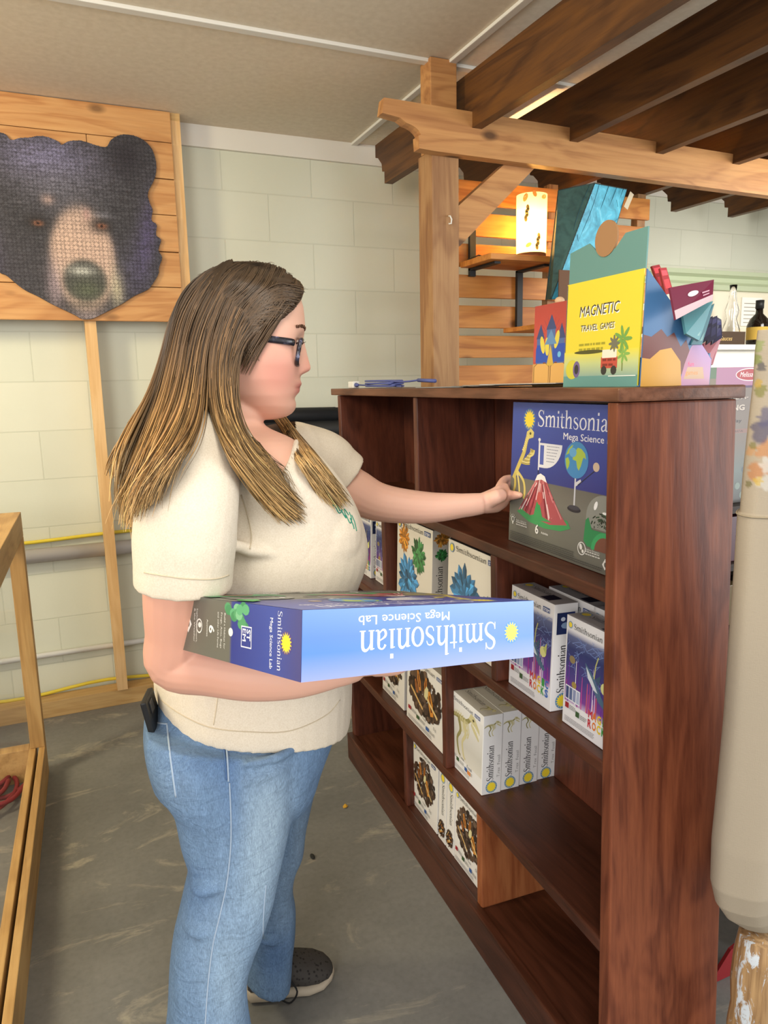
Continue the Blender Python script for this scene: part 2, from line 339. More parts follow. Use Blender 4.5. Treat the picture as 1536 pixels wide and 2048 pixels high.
# jigsaw puzzle in the shape of a bear head
def bear():
    Y0 = 3.368
    X = lambda px, py: at(px, py, Y0)[[0, 2]]
    right = [(0, 640 - 398), (10, 268), (22, 280), (40, 276), (60, 275), (75, 272), (95, 274), (118, 284), (122, 290), (140, 282), (165, 282), (190, 290), (212, 294), (222, 280), (240, 270), (262, 270), (285, 279), (303, 297), (312, 325), (310, 355), (296, 385), (299, 405), (305, 420), (303, 440), (313, 450), (312, 470), (322, 480), (317, 500), (324, 515), (318, 535), (316, 550), (300, 575), (290, 582), (268, 592), (245, 607), (220, 620), (200, 630), (185, 637), (165, 638), (150, 630), (125, 618), (100, 606), (75, 592), (50, 580), (30, 565), (12, 550), (0, 545)]
    pts = [X(*q) for q in right[1:]]
    zc = X(60, 460)[0]
    left = [X(*q) for q in [(-15, 525), (-35, 500), (-50, 470), (-52, 440), (-58, 420), (-56, 400), (-50, 385), (-60, 370), (-78, 350), (-84, 320), (-78, 290), (-60, 272), (-38, 262), (-15, 262), (5, 270)]]
    outl = np.array(cat(pts + left[:-1], 4, True))
    n = len(outl)
    # dense front surface: grid cells whose centre lies inside the outline, coloured cell by cell
    st = 0.0026
    lo, hi = outl.min(0), outl.max(0)
    gx = np.arange(lo[0], hi[0], st); gz = np.arange(lo[1], hi[1], st)
    PX, PZ = np.meshgrid(gx, gz)
    def inside(x, z):
        r = np.zeros(x.shape, bool)
        for i in range(n):
            x1, z1 = outl[i]; x2, z2 = outl[(i + 1) % n]
            cnd = (z1 > z) != (z2 > z)
            xi = (x2 - x1) * (z - z1) / (z2 - z1 + 1e-12) + x1
            r ^= cnd & (x < xi)
        return r
    ins = inside(PX + st / 2, PZ + st / 2)
    # to pixel-like face coordinates (u to the right, w down) about the nose
    c0 = X(165, 500); k = X(265, 500)[0] - c0[0]
    u = (PX + st / 2 - c0[0]) / k; v = -(PZ + st / 2 - c0[1]) / k
    rng = np.random.RandomState(3)
    def vn(sx, sy, seed):
        r = np.random.RandomState(seed); G = r.rand(64, 64); a = (u * sx) % 63; bq = (v * sy) % 63
        i, j = a.astype(int), bq.astype(int); fa, fb = a - i, bq - j; i2, j2 = (i + 1) % 64, (j + 1) % 64
        return G[i, j] * (1 - fa) * (1 - fb) + G[i2, j] * fa * (1 - fb) + G[i, j2] * (1 - fa) * fb + G[i2, j2] * fa * fb
    col = np.zeros(u.shape + (3,)); col[:] = (62, 60, 64)
    fur = vn(9, 30, 1) * .5 + vn(26, 60, 2) * .5
    col += ((fur - .5) * 34)[..., None]
    def gs(cu, cv, su, sv, rot=0):
        du, dv = u - cu, v - cv; c_, s_ = math.cos(rot), math.sin(rot)
        return np.exp(-((du * c_ + dv * s_) / su) ** 2 - ((-du * s_ + dv * c_) / sv) ** 2)
    def blend(wt, c): 
        nonlocal col
        wt = np.clip(wt, 0, 1)[..., None]; col = col * (1 - wt) + np.array(c) * wt
    blend(gs(-.55, -1.75, .95, .45) * (.35 + .8 * fur), (128, 124, 160))
    blend(gs(-.35, -1.2, .75, .5) * (.2 + .6 * fur), (120, 118, 130))
    blend(gs(1.3, -.25, .22, 1.0, .25) * .6 * (.4 + .8 * fur), (98, 86, 140))
    blend(gs(-1.95, -.3, .3, 1.0, -.2) * .6 * (.4 + .8 * fur), (120, 104, 170))
    blend(gs(.95, .35, .5, .5) * .5 * fur, (92, 88, 120))
    blend(gs(1.0, -1.9, .34, .36) * .9, (44, 40, 46))
    blend(gs(-1.2, .35, .4, .6) * .4, (70, 66, 74))
    # muzzle
    mz = 1 / (1 + np.exp(((u / .62) ** 2 + ((v - .2) / 1.05) ** 2 - 1) * 9))
    mz *= (v < 1.35)
    blend(mz * .95, (192, 164, 148))
    blend(mz * np.clip(1 - np.abs(v + .15) / .75, 0, 1) * .5, (206, 174, 154))
    blend(gs(-.6, .75, .16, .5) * .7, (170, 150, 156)); blend(gs(.62, .78, .14, .42) * .7, (216, 204, 170))
    nose = 1 / (1 + np.exp(((u / .42) ** 2 + ((v - .62) / .42) ** 2 - 1) * 8))
    blend(nose, (74, 74, 70)); blend(gs(-.05, .42, .26, .1) * .8, (206, 206, 196)); blend(gs(.02, .8, .3, .2) * .6, (96, 104, 78))
    blend(gs(-.02, 1.12, .34, .1) * .6, (104, 96, 86)); blend(gs(.05, 1.4, .55, .16) * .55, (182, 164, 164))
    for cu, cv in ((-.82, -.5), (.4, -.52)):
        blend(gs(cu, cv, .22, .16) * .9, (40, 36, 36)); blend(gs(cu + .02, cv + .02, .09, .05), (172, 110, 80)); blend(gs(cu + .02, cv + .02, .035, .03), (30, 20, 18))
    blend(gs(-.58, -.95, .12, .1) * .7, (190, 160, 150)); blend(gs(.14, -.72, .07, .11) * .7, (186, 146, 140)); blend(gs(.45, -.72, .2, .07) * .5, (150, 148, 158))
    # interlocking piece cuts
    s = 0.082
    a, bq = u / s, v / s
    wob = lambda t, i: .30 * np.exp(-((t - np.floor(t) - .5) / .13) ** 2) * np.where(np.sin(np.floor(t) * 12.9 + i * 78.2) > 0, 1, -1)
    d1 = np.abs(((bq + wob(a, np.round(bq)) + .5) % 1) - .5); d2 = np.abs(((a + wob(bq, np.round(a)) + .5) % 1) - .5)
    cut = np.minimum(d1, d2) < .13
    col = np.where(cut[..., None], col * .78, col * 1.04)
    col = np.clip(col, 0, 255) / 255; L = np.where(col <= .04045, col / 12.92, ((col + .055) / 1.055) ** 2.4)
    iz, ix = np.nonzero(ins)
    vid = -np.ones((len(gz) + 1, len(gx) + 1), int); vs = []; fs = []; cs = []
    def V(i, j):
        if vid[i, j] < 0: vid[i, j] = len(vs); vs.append((lo[0] + j * st, Y0 - .0006, lo[1] + i * st))
        return vid[i, j]
    for i, j in zip(iz, ix):
        fs.append((V(i, j), V(i, j + 1), V(i + 1, j + 1), V(i + 1, j))); cs.append(tuple(L[i, j]) + (1,))
    b = MB()
    b.prism([(q[0], q[1]) for q in outl[::-1]], (np.array([0, Y0, 0]), np.array([1., 0, 0]), np.array([0, 0, 1.]), np.array([0, -1., 0])), -.011, 0, col=lin('33313a'))
    o = len(b.v); b.v.extend(vs); b.f.extend([[o + i for i in f] for f in fs]); b.c.extend(cs); b.m.extend([0] * len(fs)); b.sm.extend([False] * len(fs))
    b.build('bear_puzzle', PRINTM, label='black bear head jigsaw puzzle mounted on the cedar plank board', category='puzzle')
bear()

# glass display case, left edge
def case():
    t = thing('glass_display_case', 'oak framed glass display case at the left edge', 'display case', (-.6, 2.2, 0))
    o = np.array([-.168, 2.9, 0]); ey = nrm([-.04, -1.25, 0]); exx = np.array([ey[1], -ey[0], 0])   # exx points left (-x)
    F = (o, exx, ey, np.array([0, 0, 1.]))
    L, Wd, Ht = 2.0, .75, 1.02
    def bx(n, lo, hi, m, bev=.003, par=t): b = MB(); b.fbox(F, lo, hi, bev); return b.build(n, m, par)
    for (x0, y0) in ((0, 0), (0, L - .055), (Wd - .05, 0), (Wd - .05, L - .055)):
        bx('post', (x0, y0, .13), (x0 + .03, y0 + .02, Ht - .09), OAK_Z); bx('post', (x0, y0 + .03, .13), (x0 + .05, y0 + .055, Ht - .09), OAK_Z)
    bx('base_rail', (0, 0, 0), (.022, L, .13), OAK_Y); bx('base_rail', (.032, 0, 0), (.055, L, .13), OAK_Y)
    bx('base_rail', (Wd - .05, 0, 0), (Wd, L, .13), OAK_Y); bx('base_rail', (.055, 0, 0), (Wd - .05, .05, .13), OAK_Y); bx('base_rail', (.055, L - .05, 0), (Wd - .05, L, .13), OAK_Y)
    bx('top_rail', (0, 0, Ht - .09), (.075, L, Ht), OAK_Y); bx('top_rail', (Wd - .075, 0, Ht - .09), (Wd, L, Ht), OAK_Y)
    bx('top_rail', (.075, 0, Ht - .09), (Wd - .075, .075, Ht), OAK_Y); bx('top_rail', (.075, L - .075, Ht - .09), (Wd - .075, L, Ht), OAK_Y)
    pane = mat('case_glass', 'eef2ee', 0.02, 0.5); pn = pane.node_tree; bs = pn.nodes['Principled BSDF']
    tr = nd(pane, 'ShaderNodeBsdfTransparent'); gl = nd(pane, 'ShaderNodeBsdfGlossy'); gl.inputs['Roughness'].default_value = .02
    mx = nd(pane, 'ShaderNodeMixShader'); mx.inputs[0].default_value = .06
    lk(pane, tr.outputs[0], mx.inputs[1]); lk(pane, gl.outputs[0], mx.inputs[2]); lk(pane, mx.outputs[0], pn.nodes['Material Output'].inputs[0])
    bx('glass_pane', (.025, .02, .1), (.029, L - .02, Ht - .08), pane, 0); bx('glass_pane', (.07, .06, Ht - .012), (Wd - .07, L - .06, Ht - .006), pane, 0)
    bx('glass_pane', (.05, .022, .1), (Wd - .05, .026, Ht - .08), pane, 0)
    b = MB(); rc = mat('red_cord', '7c2028', .6)
    r = random.Random(4); P = []
    c = atz(5, 1570, .01)
    for k in range(6 * 14):
        a = k / 14 * 2 * math.pi; rr = .1 + .045 * math.sin(k * .37) + r.uniform(-.006, .006)
        P.append((c[0] + rr * 1.05 * math.cos(a) - .05 + .015 * math.sin(k * .11), c[1] + rr * 1.5 * math.sin(a) + .02 * math.cos(k * .07), .014 + .0012 * (k % 28) + .004 * math.sin(k)))
    b.tube(cat(P, 3), .0085, 7); b.build('coiled_cord', rc, label='coiled dark red cord lying inside the display case', category='cord')
case()

# ------------------------------------------------------------------ pergola
def pergola():
    t = thing('pergola', 'wooden indoor pergola with dark rafters and notched beam', 'pergola', (1.4, 2.55, 0))
    b = MB(); b.box((1.318, 2.515, 0), (1.432, 2.625, 2.285), bev=.004); b.build('post', POST_Z, t)
    b = MB(); b.box((1.318, 2.517, 2.285), (1.425, 2.6, 2.598), bev=.003); b.build('post_block', BEAM_X, t)
    Fx = (np.array([0, 2.515, 0]), np.array([1., 0, 0]), np.array([0, 0, 1.]), np.array([0, -1., 0]))
    arc = [(1.175 + .08 * math.sin(a), 2.35 - .0 - .045 * (1 - math.cos(a)) - .0) for a in np.linspace(0, math.pi / 2, 7)]
    z2 = 2.267
    o = [(1.112, 2.42), (1.104, 2.37), (1.172, 2.362)] + arc[1:-1] + [(1.243, 2.312), (1.246, z2 + .003), (1.308, z2), (5.2, z2 - .04), (5.2, 2.375)]
    o = o[::-1]
    b = MB(); b.prism(o, Fx, 0, .046); b.build('beam', BEAM_X, t)
    xs = [1.462 + .4365 * k for k in range(8)]
    for x in xs:
        Fy = (np.array([x, 0, 0]), np.array([0, 1., 0]), np.array([0, 0, 1.]), np.array([1., 0, 0]))
        e = [(3.30, 2.555), (3.36, 2.555), (3.36, 2.50), (3.33, 2.49), (3.29, 2.455), (3.285, 2.42), (3.26, 2.415), (3.26, 2.362)]
        o = [(.2, 2.36), (.2, 2.555)] + e
        b = MB(); b.prism(o[::-1], Fy, 0, .04); b.build('rafter', RAFT_Y, t)
    Fb = (np.array([0, 2.575, 0]), np.array([1., 0, 0]), np.array([0, 0, 1.]), np.array([0, -1., 0]))
    b = MB(); b.prism([(1.432, 1.95), (1.78, 2.27), (1.64, 2.27), (1.432, 2.1)], Fb, 0, .05); b.build('brace', BEAM_X, t)
    b = MB(); b.tube([(1.386, 2.512, 2.06), (1.386, 2.5, 2.058), (1.388, 2.493, 2.045), (1.386, 2.493, 2.03), (1.378, 2.498, 2.03)], .003, 6); b.build('cup_hook', WHITE, t)
    for k in range(7):
        z1 = 2.334 - .135 * k
        b = MB(); b.box((1.58, 2.985, z1 - .1), (2.8, 3.005, z1), bev=.003); b.build('slat', SLAT_X, t)
    for x in (1.62, 2.2, 2.74):
        b = MB(); b.box((x, 3.006, 0), (x + .05, 3.05, 2.36)); b.build('slat_upright', POST_Z, t)
pergola()
def lampshelf():
    t = thing('bracket_shelf', 'small wooden wall shelf on black brackets under the lit lamp', 'shelf', (2.0, 2.88, 1.95))
    b = MB(); b.box((1.7, 2.72, 1.955), (2.34, 2.975, 1.98), bev=.003); b.build('shelf_board', SLAT_X, t)
    for x in (1.745, 2.0):
        b = MB(); b.box((x, 2.965, 1.69 if x > 1.9 else 1.92), (x + .03, 2.982, 1.955 if x > 1.9 else 2.12)); b.box((x, 2.76, 1.945), (x + .03, 2.98, 1.954)); b.build('bracket', BLACK, t)
    t2 = thing('bracket_shelf', 'lower small wooden shelf beneath the teal lantern', 'shelf', (2.2, 2.88, 1.66))
    b = MB(); b.box((1.93, 2.55, 1.672), (2.75, 2.975, 1.692), bev=.003); b.build('shelf_board', SLAT_X, t2)
    c = np.array([2.0, 2.86, 1.98])
    t = thing('table_lamp', 'lit paper cylinder lamp with pressed leaves on the wall shelf', 'lamp', c)
    b = MB(); b.lathe([(.001, 0), (.066, 0), (.066, .03), (.001, .03)], c + [0, 0, .0005], 28); b.build('lamp_base', mat('lamp_base_wood', '7a4a2c', .5), t)
    sh = mat('lit_paper', 'f6e3b0', .6); bs = sh.node_tree.nodes['Principled BSDF']
    va = nd(sh, 'ShaderNodeVertexColor', layer_name='Col'); setcol(sh, va.outputs[0]); lk(sh, va.outputs[0], bs.inputs['Emission Color']); bs.inputs['Emission Strength'].default_value = .9
    tl = nd(sh, 'ShaderNodeBsdfTranslucent'); lk(sh, va.outputs[0], tl.inputs[0]); mx = nd(sh, 'ShaderNodeMixShader'); mx.inputs[0].default_value = .6; lk(sh, bs.outputs[0], mx.inputs[1]); lk(sh, tl.outputs[0], mx.inputs[2]); lk(sh, mx.outputs[0], sh.node_tree.nodes['Material Output'].inputs[0])
    b = MB(); W1 = lin('fff0c4')
    b.lathe([(.066, .031), (.068, .28), (.066, .28), (.064, .033)], c, 40, cap=False, col=W1)
    r = random.Random(2)
    def leaf(a, z, s, rot, colr):
        P = []
        for q in np.linspace(0, 2 * math.pi, 10, endpoint=False):
            x, y = s * math.cos(q), s * .6 * math.sin(q); x, y = x * math.cos(rot) - y * math.sin(rot), x * math.sin(rot) + y * math.cos(rot)
            aa = a + x / .068; P.append(c + [.0686 * math.cos(aa), .0686 * math.sin(aa), z + y])
        b.add(P, [tuple(range(10))], col=lin(colr))
    for a, z, s, rt_, cl in ((-2.6, .26, .018, 1.2, 'c98a4a'), (-1.3, .262, .016, .3, 'd8a060'), (-2.0, .272, .014, 2, 'c08040'), (-2.35, .06, .014, .5, 'd09858')): leaf(a, z, s, rt_, cl)
    for a0, z0 in ((-2.55, .17), (-1.8, .05)):
        for k in range(5): leaf(a0 + .03 * k, z0 + .012 * k, .012, 1.2 + .5 * (-1) ** k, '5a5030')
    b.build('lamp_shade', sh, t)
    b = MB(); b.tube([c + [-.06, .05, .01], c + [-.14, .08, .01], c + [-.22, .09, .03], c + [-.27, .1, .01]], .003, 6); b.build('lamp_cord', BLACK, t)
    l = bpy.data.lights.new('lamp_bulb', 'POINT'); l.energy = 16; l.color = (1, .72, .4); l.shadow_soft_size = .03
    o = bpy.data.objects.new('lamp_bulb', l); COL.objects.link(o); o.location = c + [0, 0, .17]
lampshelf()
def lantern():
    D = 2.8
    A, B_, C_ = at(1117, 381, 2.66), at(1189, 367, 2.58), at(1253, 379, 2.66)
    a, b2, c2 = at(1092, 600, 2.67), at(1102, 598, 2.6), at(1190, 592, 2.67)
    A2, a2 = (A + C_) / 2 + [0, .05, .0], (a + c2) / 2 + [0, .04, 0]
    t = thing('leaf_lantern', 'tall tilted teal leaf skin lantern behind the travel games display', 'lantern', ((a[0] + c2[0]) / 2, 2.8, min(a[2], c2[2])))
    for nm, q, cl, v2 in (('dark_panel', (A, a, b2, B_), '466a64', '33504c'), ('blue_panel', (B_, b2, c2, C_), '4fb4cf', '2f7f98'), ('rear_panel', (C_, c2, a2, A2), '3f8a98', '2c6070'), ('rear_panel', (A2, a2, a, A), '3f7a80', '2c6070')):
        m = mat('leaf_skin_' + nm, cl, .5); vv = coords(m, (1, 1, 1)); n_ = noise(m, vv, 14, 5, .6, 1.5); setcol(m, ramp(m, n_, [(.3, lin(v2)), (.6, lin(cl)), (.85, lin('9fd8e4' if 'blue' in nm else cl))]))
        if nm == 'blue_panel':
            bs = m.node_tree.nodes['Principled BSDF']; bs.inputs['Emission Color'].default_value = lin('3aa0c0'); bs.inputs['Emission Strength'].default_value = .12
        b = MB(); nn = nrm(np.cross(q[1] - q[0], q[3] - q[0])) * .002
        b.hexa([q[0] - nn, q[1] - nn, q[2] - nn, q[3] - nn, q[0] + nn, q[1] + nn, q[2] + nn, q[3] + nn])
        o = b.build(nm, m, t)
        b = MB()
        for k in range(26):
            f = k / 25; p = q[0] * (1 - f) + q[1] * f; b.tube([p - nn * 2 + [.002, 0, .004], p + nn * 2 - [.002, 0, .004]], .0012, 4)
        b.tube([q[0], q[1]], .003, 5); b.tube([q[0], q[3]], .003, 5); b.build('stitching', mat('lantern_thread', '3a4a4a', .7), o)
        if 'rear' not in nm:
            b = MB(); cx = (q[0] + q[3]) / 2; dn = (q[1] + q[2]) / 2
            sgn = nn * 1.4 if nn[1] < 0 else -nn * 1.4
            for s in range(4):
                s0 = q[0] * (1 - (s + .5) / 4) + q[3] * (s + .5) / 4; e0 = q[1] * (1 - (s + .5) / 4) + q[2] * (s + .5) / 4
                b.tube([s0 * (1 - f) + e0 * f + sgn + [.008 * math.sin(f * 7 + s), 0, 0] for f in np.linspace(0, 1, 12)], .0012, 4)
                for k in range(1, 6):
                    p = s0 * (1 - k / 6) + e0 * k / 6 + sgn; b.tube([p, p + (q[3] - q[0]) * .1 * (-1) ** k + (s0 - e0) * .06], .0008, 4)
            b.build('leaf_vein', mat('vein_' + nm, '2e5a66', .7), o)
    b = MB(); p = at(1256, 405, 2.65); b.fbox((p, np.array([.5, .1, .85]) / 1, np.array([-.85, 0, .5]), np.array([0, -1., 0])), (-.03, -.012, 0), (.05, .012, .001), col=lin('cfc4a8')); b.build('hang_tag', PRINTM, t)
    p0, p1 = at(1117, 555, 2.56), at(1150, 600, 2.56)
    b = MB(); b.box((p0[0], 2.555, 1.693), (p1[0] + .12, 2.56, p0[2] + .03), col=lin('6a4a34')); b.build('hang_card', PRINTM, t)
lantern()
# ------------------------------------------------------------------ printing on flat faces
_tc = {}
def sans(txt, bold=0.0):
    bold = 0.0 if 'M' in txt else bold
    k = (txt, bold)
    if k not in _tc:
        cu = bpy.data.curves.new('t', 'FONT'); cu.body = txt; cu.resolution_u = 2; cu.offset = bold
        o = bpy.data.objects.new('t', cu); COL.objects.link(o)
        dg = bpy.context.evaluated_depsgraph_get(); me = bpy.data.meshes.new_from_object(o.evaluated_get(dg))
        vs = np.array([(q.co.x, q.co.y) for q in me.vertices]) if len(me.vertices) else np.zeros((1, 2)); fs = [tuple(p.vertices) for p in me.polygons]
        bpy.data.objects.remove(o); bpy.data.meshes.remove(me); bpy.data.curves.remove(cu)
        _tc[k] = (vs, fs, float(vs[:, 0].max()))
    return _tc[k]
def _arch(x): return [[(x, .30), (x + .05, .40), (x + .14, .46), (x + .22, .45), (x + .275, .36), (x + .275, 0)], [.03, .045, .065, .085, .09, .09]]
_ser = lambda x, w=.13: [[(x - w, .013), (x + w, .013)], [.026, .026]]
GL = {
 'S': (.56, [[[(.44, .53), (.40, .64), (.28, .69), (.15, .66), (.08, .55), (.12, .45), (.27, .37), (.42, .28), (.46, .16), (.39, .04), (.25, 0), (.11, .04), (.06, .15)], [.02, .03, .04, .06, .085, .095, .1, .095, .085, .06, .04, .03, .02]], [[(.455, .70), (.445, .52)], [.02, .03]], [[(.05, -.01), (.055, .18)], [.02, .03]]]),
 'm': (.86, [[[(.12, 0), (.12, .46)], [.09, .09]], _arch(.15), _arch(.43), _ser(.12, .1), _ser(.425, .1), _ser(.705, .1), [[(.02, .43), (.12, .45)], [.02, .04]]]),
 'i': (.27, [[[(.13, 0), (.13, .46)], [.09, .09]], _ser(.13, .11), [[(.02, .43), (.13, .45)], [.02, .04]], [[(.13, .59), (.13, .70)], [.1, .1]]]),
 't': (.33, [[[(.13, .6), (.13, .12), (.17, .03), (.24, .015), (.31, .05)], [.04, .09, .085, .05, .02]], [[(.01, .445), (.3, .445)], [.035, .035]]]),
 'h': (.57, [[[(.12, 0), (.12, .74)], [.09, .09]], _arch(.15), _ser(.12, .1), _ser(.425, .1), [[(.02, .71), (.12, .73)], [.02, .04]]]),
 's': (.42, [[[(.33, .35), (.29, .43), (.2, .46), (.1, .42), (.08, .34), (.15, .27), (.27, .21), (.34, .13), (.3, .03), (.2, .0), (.1, .03), (.06, .12)], [.02, .03, .035, .05, .07, .085, .085, .075, .055, .035, .03, .02]]]),
 'o': (.52, [[[(.26 + .19 * math.cos(a), .23 + .225 * math.sin(a)) for a in np.linspace(0, 2 * math.pi, 15)], [.035 + .055 * abs(math.cos(a)) for a in np.linspace(0, 2 * math.pi, 15)]]]),
 'n': (.57, [[[(.12, 0), (.12, .46)], [.09, .09]], _arch(.15), _ser(.12, .1), _ser(.425, .1), [[(.02, .43), (.12, .45)], [.02, .04]]]),
 'a': (.46, [[[(.09, .36), (.14, .43), (.22, .46), (.31, .42), (.33, .33), (.33, .08), (.37, .02), (.44, .03)], [.07, .05, .035, .06, .085, .085, .05, .02]], [[(.33, .27), (.2, .22), (.1, .16), (.08, .09), (.13, .015), (.22, .02), (.33, .11)], [.025, .04, .07, .08, .06, .04, .03]]]),
}
class Paint:
    """flat coloured shapes laid on a face: origin o, right ex, up ey (metres)"""
    def __init__(s, mb, F, lift=1.2e-4): s.mb, s.F, s.z = mb, F, lift
    def up(s): s.z += 9e-6
    def P(s, q): F = s.F; return F[0] + F[1] * q[0] + F[2] * q[1] + F[3] * s.z
    def poly(s, pts, c):
        s.up(); c = [lin(k) for k in c] if isinstance(c, list) else lin(c)
        s.mb.add([s.P(q) for q in pts], [tuple(range(len(pts)))], col=c)
    def rect(s, x, y, w, h, c): s.poly([(x, y), (x + w, y), (x + w, y + h), (x, y + h)], c)
    def vgrad(s, x, y, w, h, stops):
        for (a, c1), (b_, c2) in zip(stops[:-1], stops[1:]):
            s.poly([(x, y + h * a), (x + w, y + h * a), (x + w, y + h * b_), (x, y + h * b_)], [c1, c1, c2, c2])
    def ell(s, x, y, rx, ry, c, n=20, rot=0):
        cr, sr = math.cos(rot), math.sin(rot)
        s.poly([(x + rx * math.cos(a) * cr - ry * math.sin(a) * sr, y + rx * math.cos(a) * sr + ry * math.sin(a) * cr) for a in np.linspace(0, 2 * math.pi, n, endpoint=False)], c)
    def stroke(s, pts, wd, c, up=True, sub=0):
        if sub: 
            m = len(pts); pts = cat([np.array(p) for p in pts], sub)
            if not np.isscalar(wd): wd = list(np.interp(np.linspace(0, m - 1, len(pts)), range(m), wd))
        pts = [np.array(p, float) for p in pts]; n = len(pts)
        if np.isscalar(wd): wd = [wd] * n
        if up: s.up()
        vs = []
        for i, p in enumerate(pts):
            t = nrm(np.append(pts[min(i + 1, n - 1)] - pts[max(i - 1, 0)], 0))[:2]; q = np.array([-t[1], t[0]]) * wd[i] / 2
            vs += [s.P(p - q), s.P(p + q)]
        s.mb.add(vs, [(2 * i, 2 * i + 2, 2 * i + 3, 2 * i + 1) for i in range(n - 1)], col=lin(c))
    def text(s, txt, x, y, size, c, bold=0.0, width=None, skew=0, rot=0):
        vs, fs, wd = sans(txt, bold); kx = size if width is None else width / max(wd, 1e-6); s.up()
        cr, sr = math.cos(rot), math.sin(rot)
        g = lambda a, b_: (x + a * cr - b_ * sr, y + a * sr + b_ * cr)
        for dx in ((0, bold * size * 1.6) if bold and 'M' in txt else (0,)):
            s.up(); s.mb.add([s.P(g(v[0] * kx + skew * v[1] * size + dx, v[1] * size)) for v in vs], fs, col=lin(c))
    def serif(s, txt, x, y, width, c, height=None):
        adv = sum(GL[k][0] for k in txt); kx = width / adv; ky = (height / .72) if height else kx; s.up(); cx = 0
        for ch in txt:
            for P_, W_ in GL[ch][1]:
                pts = P_; wd = W_
                if len(pts) > 4:
                    m = len(pts); pts = cat([np.array(p) for p in pts], 3); wd = list(np.interp(np.linspace(0, m - 1, len(pts)), range(m), W_))
                s.stroke([(x + (cx + p[0]) * kx, y + p[1] * ky) for p in pts], [q * (kx + ky) / 2 for q in wd], c, up=False)
            cx += GL[ch][0]
    def sun(s, x, y, r, ring='5b8fc0'):
        s.ell(x, y, r * 1.0, r * 1.0, ring, 20); n = 16
        s.poly([(x + (r * (.95 if k % 2 else .62)) * math.cos(k * math.pi / n), y + (r * (.95 if k % 2 else .62)) * math.sin(k * math.pi / n)) for k in range(2 * n)], 'f2d93c')
    def micro(s, x, y, w, rows, h, c, seed=0):
        r = random.Random(seed)
        for k in range(rows):
            cx = x
            while cx < x + w - h:
                l = min(r.uniform(1.5, 5) * h * .55, x + w - cx); s.rect(cx, y - k * h * 1.6, l, h * .75, c); s.z -= 9e-6; cx += l + h * .5
        s.up()
def shade(c, k):
    if isinstance(c, str): c = [int(c[i:i + 2], 16) for i in (0, 2, 4)]
    return tuple(min(255, max(0, v * k)) for v in c)
def crystals(p, x, y, r, c, seed):
    q = random.Random(seed)
    for ring, n in ((1.0, 17), (.72, 14), (.42, 9)):
        for k in range(n):
            a = 2 * math.pi * (k + q.random() * .6) / n; l = r * ring * q.uniform(.8, 1.08); w_ = r * q.uniform(.1, .17); ca, sa = math.cos(a), math.sin(a)
            g = lambda u, v: (x + u * ca - v * sa, y + (u * sa + v * ca) * 1.05)
            cc = shade(c, q.uniform(.55, 1.15))
            p.poly([g(0, -w_ * .6), g(l * .8, -w_), g(l, 0), g(0, 0)], cc); p.poly([g(0, 0), g(l, 0), g(l * .8, w_), g(0, w_ * .6)], shade(cc, 1.3))
def dirt(p, x, y, rx, ry, seed, orange=True):
    q = random.Random(seed); pal = ['3b2b22', '4d3a2e', '2e221b', '5f4a3b', '6b5646', '46362c']
    for k in range(230):
        a, d = q.uniform(0, 6.28), math.sqrt(q.random()); X_, Y_ = x + rx * d * math.cos(a), y + ry * d * math.sin(a)
        s_ = q.uniform(.06, .15) * rx; m = q.randint(5, 7)
        p.poly([(X_ + s_ * q.uniform(.7, 1.1) * math.cos(t * 6.283 / m), Y_ + s_ * q.uniform(.7, 1.1) * math.sin(t * 6.283 / m)) for t in range(m)], q.choice(pal))
    for u, v, a, l, w_, c in ((-.35, .45, 1.9, .5, .2, 'c8843c'), (.35, -.15, 1.9, .6, .26, 'd08a34'), (.05, .5, 1.4, .4, .16, 'b8742c'), (-.5, .1, 2.0, .34, .15, 'b06a30'), (.1, .18, 1.2, .34, .22, 'd8d0a0')):
        ca, sa = math.cos(a), math.sin(a)
        g = lambda e, f: (x + rx * (u + e * ca - f * sa), y + ry * (v + (e * sa + f * ca) * rx / ry))
        p.poly([g(-l / 2, -w_ / 3), g(0, -w_ / 2), g(l / 2, -w_ / 4), g(l / 2, w_ / 4), g(0, w_ / 2), g(-l / 2, w_ / 3)], c)
        if c != 'd8d0a0': p.poly([g(-l / 3, -w_ / 6), g(l / 3, -w_ / 8), g(l / 3, w_ / 8), g(-l / 3, w_ / 6)], '6a3a18')
    p.stroke([(x - rx * .85, y - ry * .1), (x - rx * .1, y - ry * .72)], rx * .07, 'd8b070')
    p.stroke([(x + rx * .15, y - ry * .05), (x + rx * .75, y - ry * .55)], rx * .07, 'e0c48a')
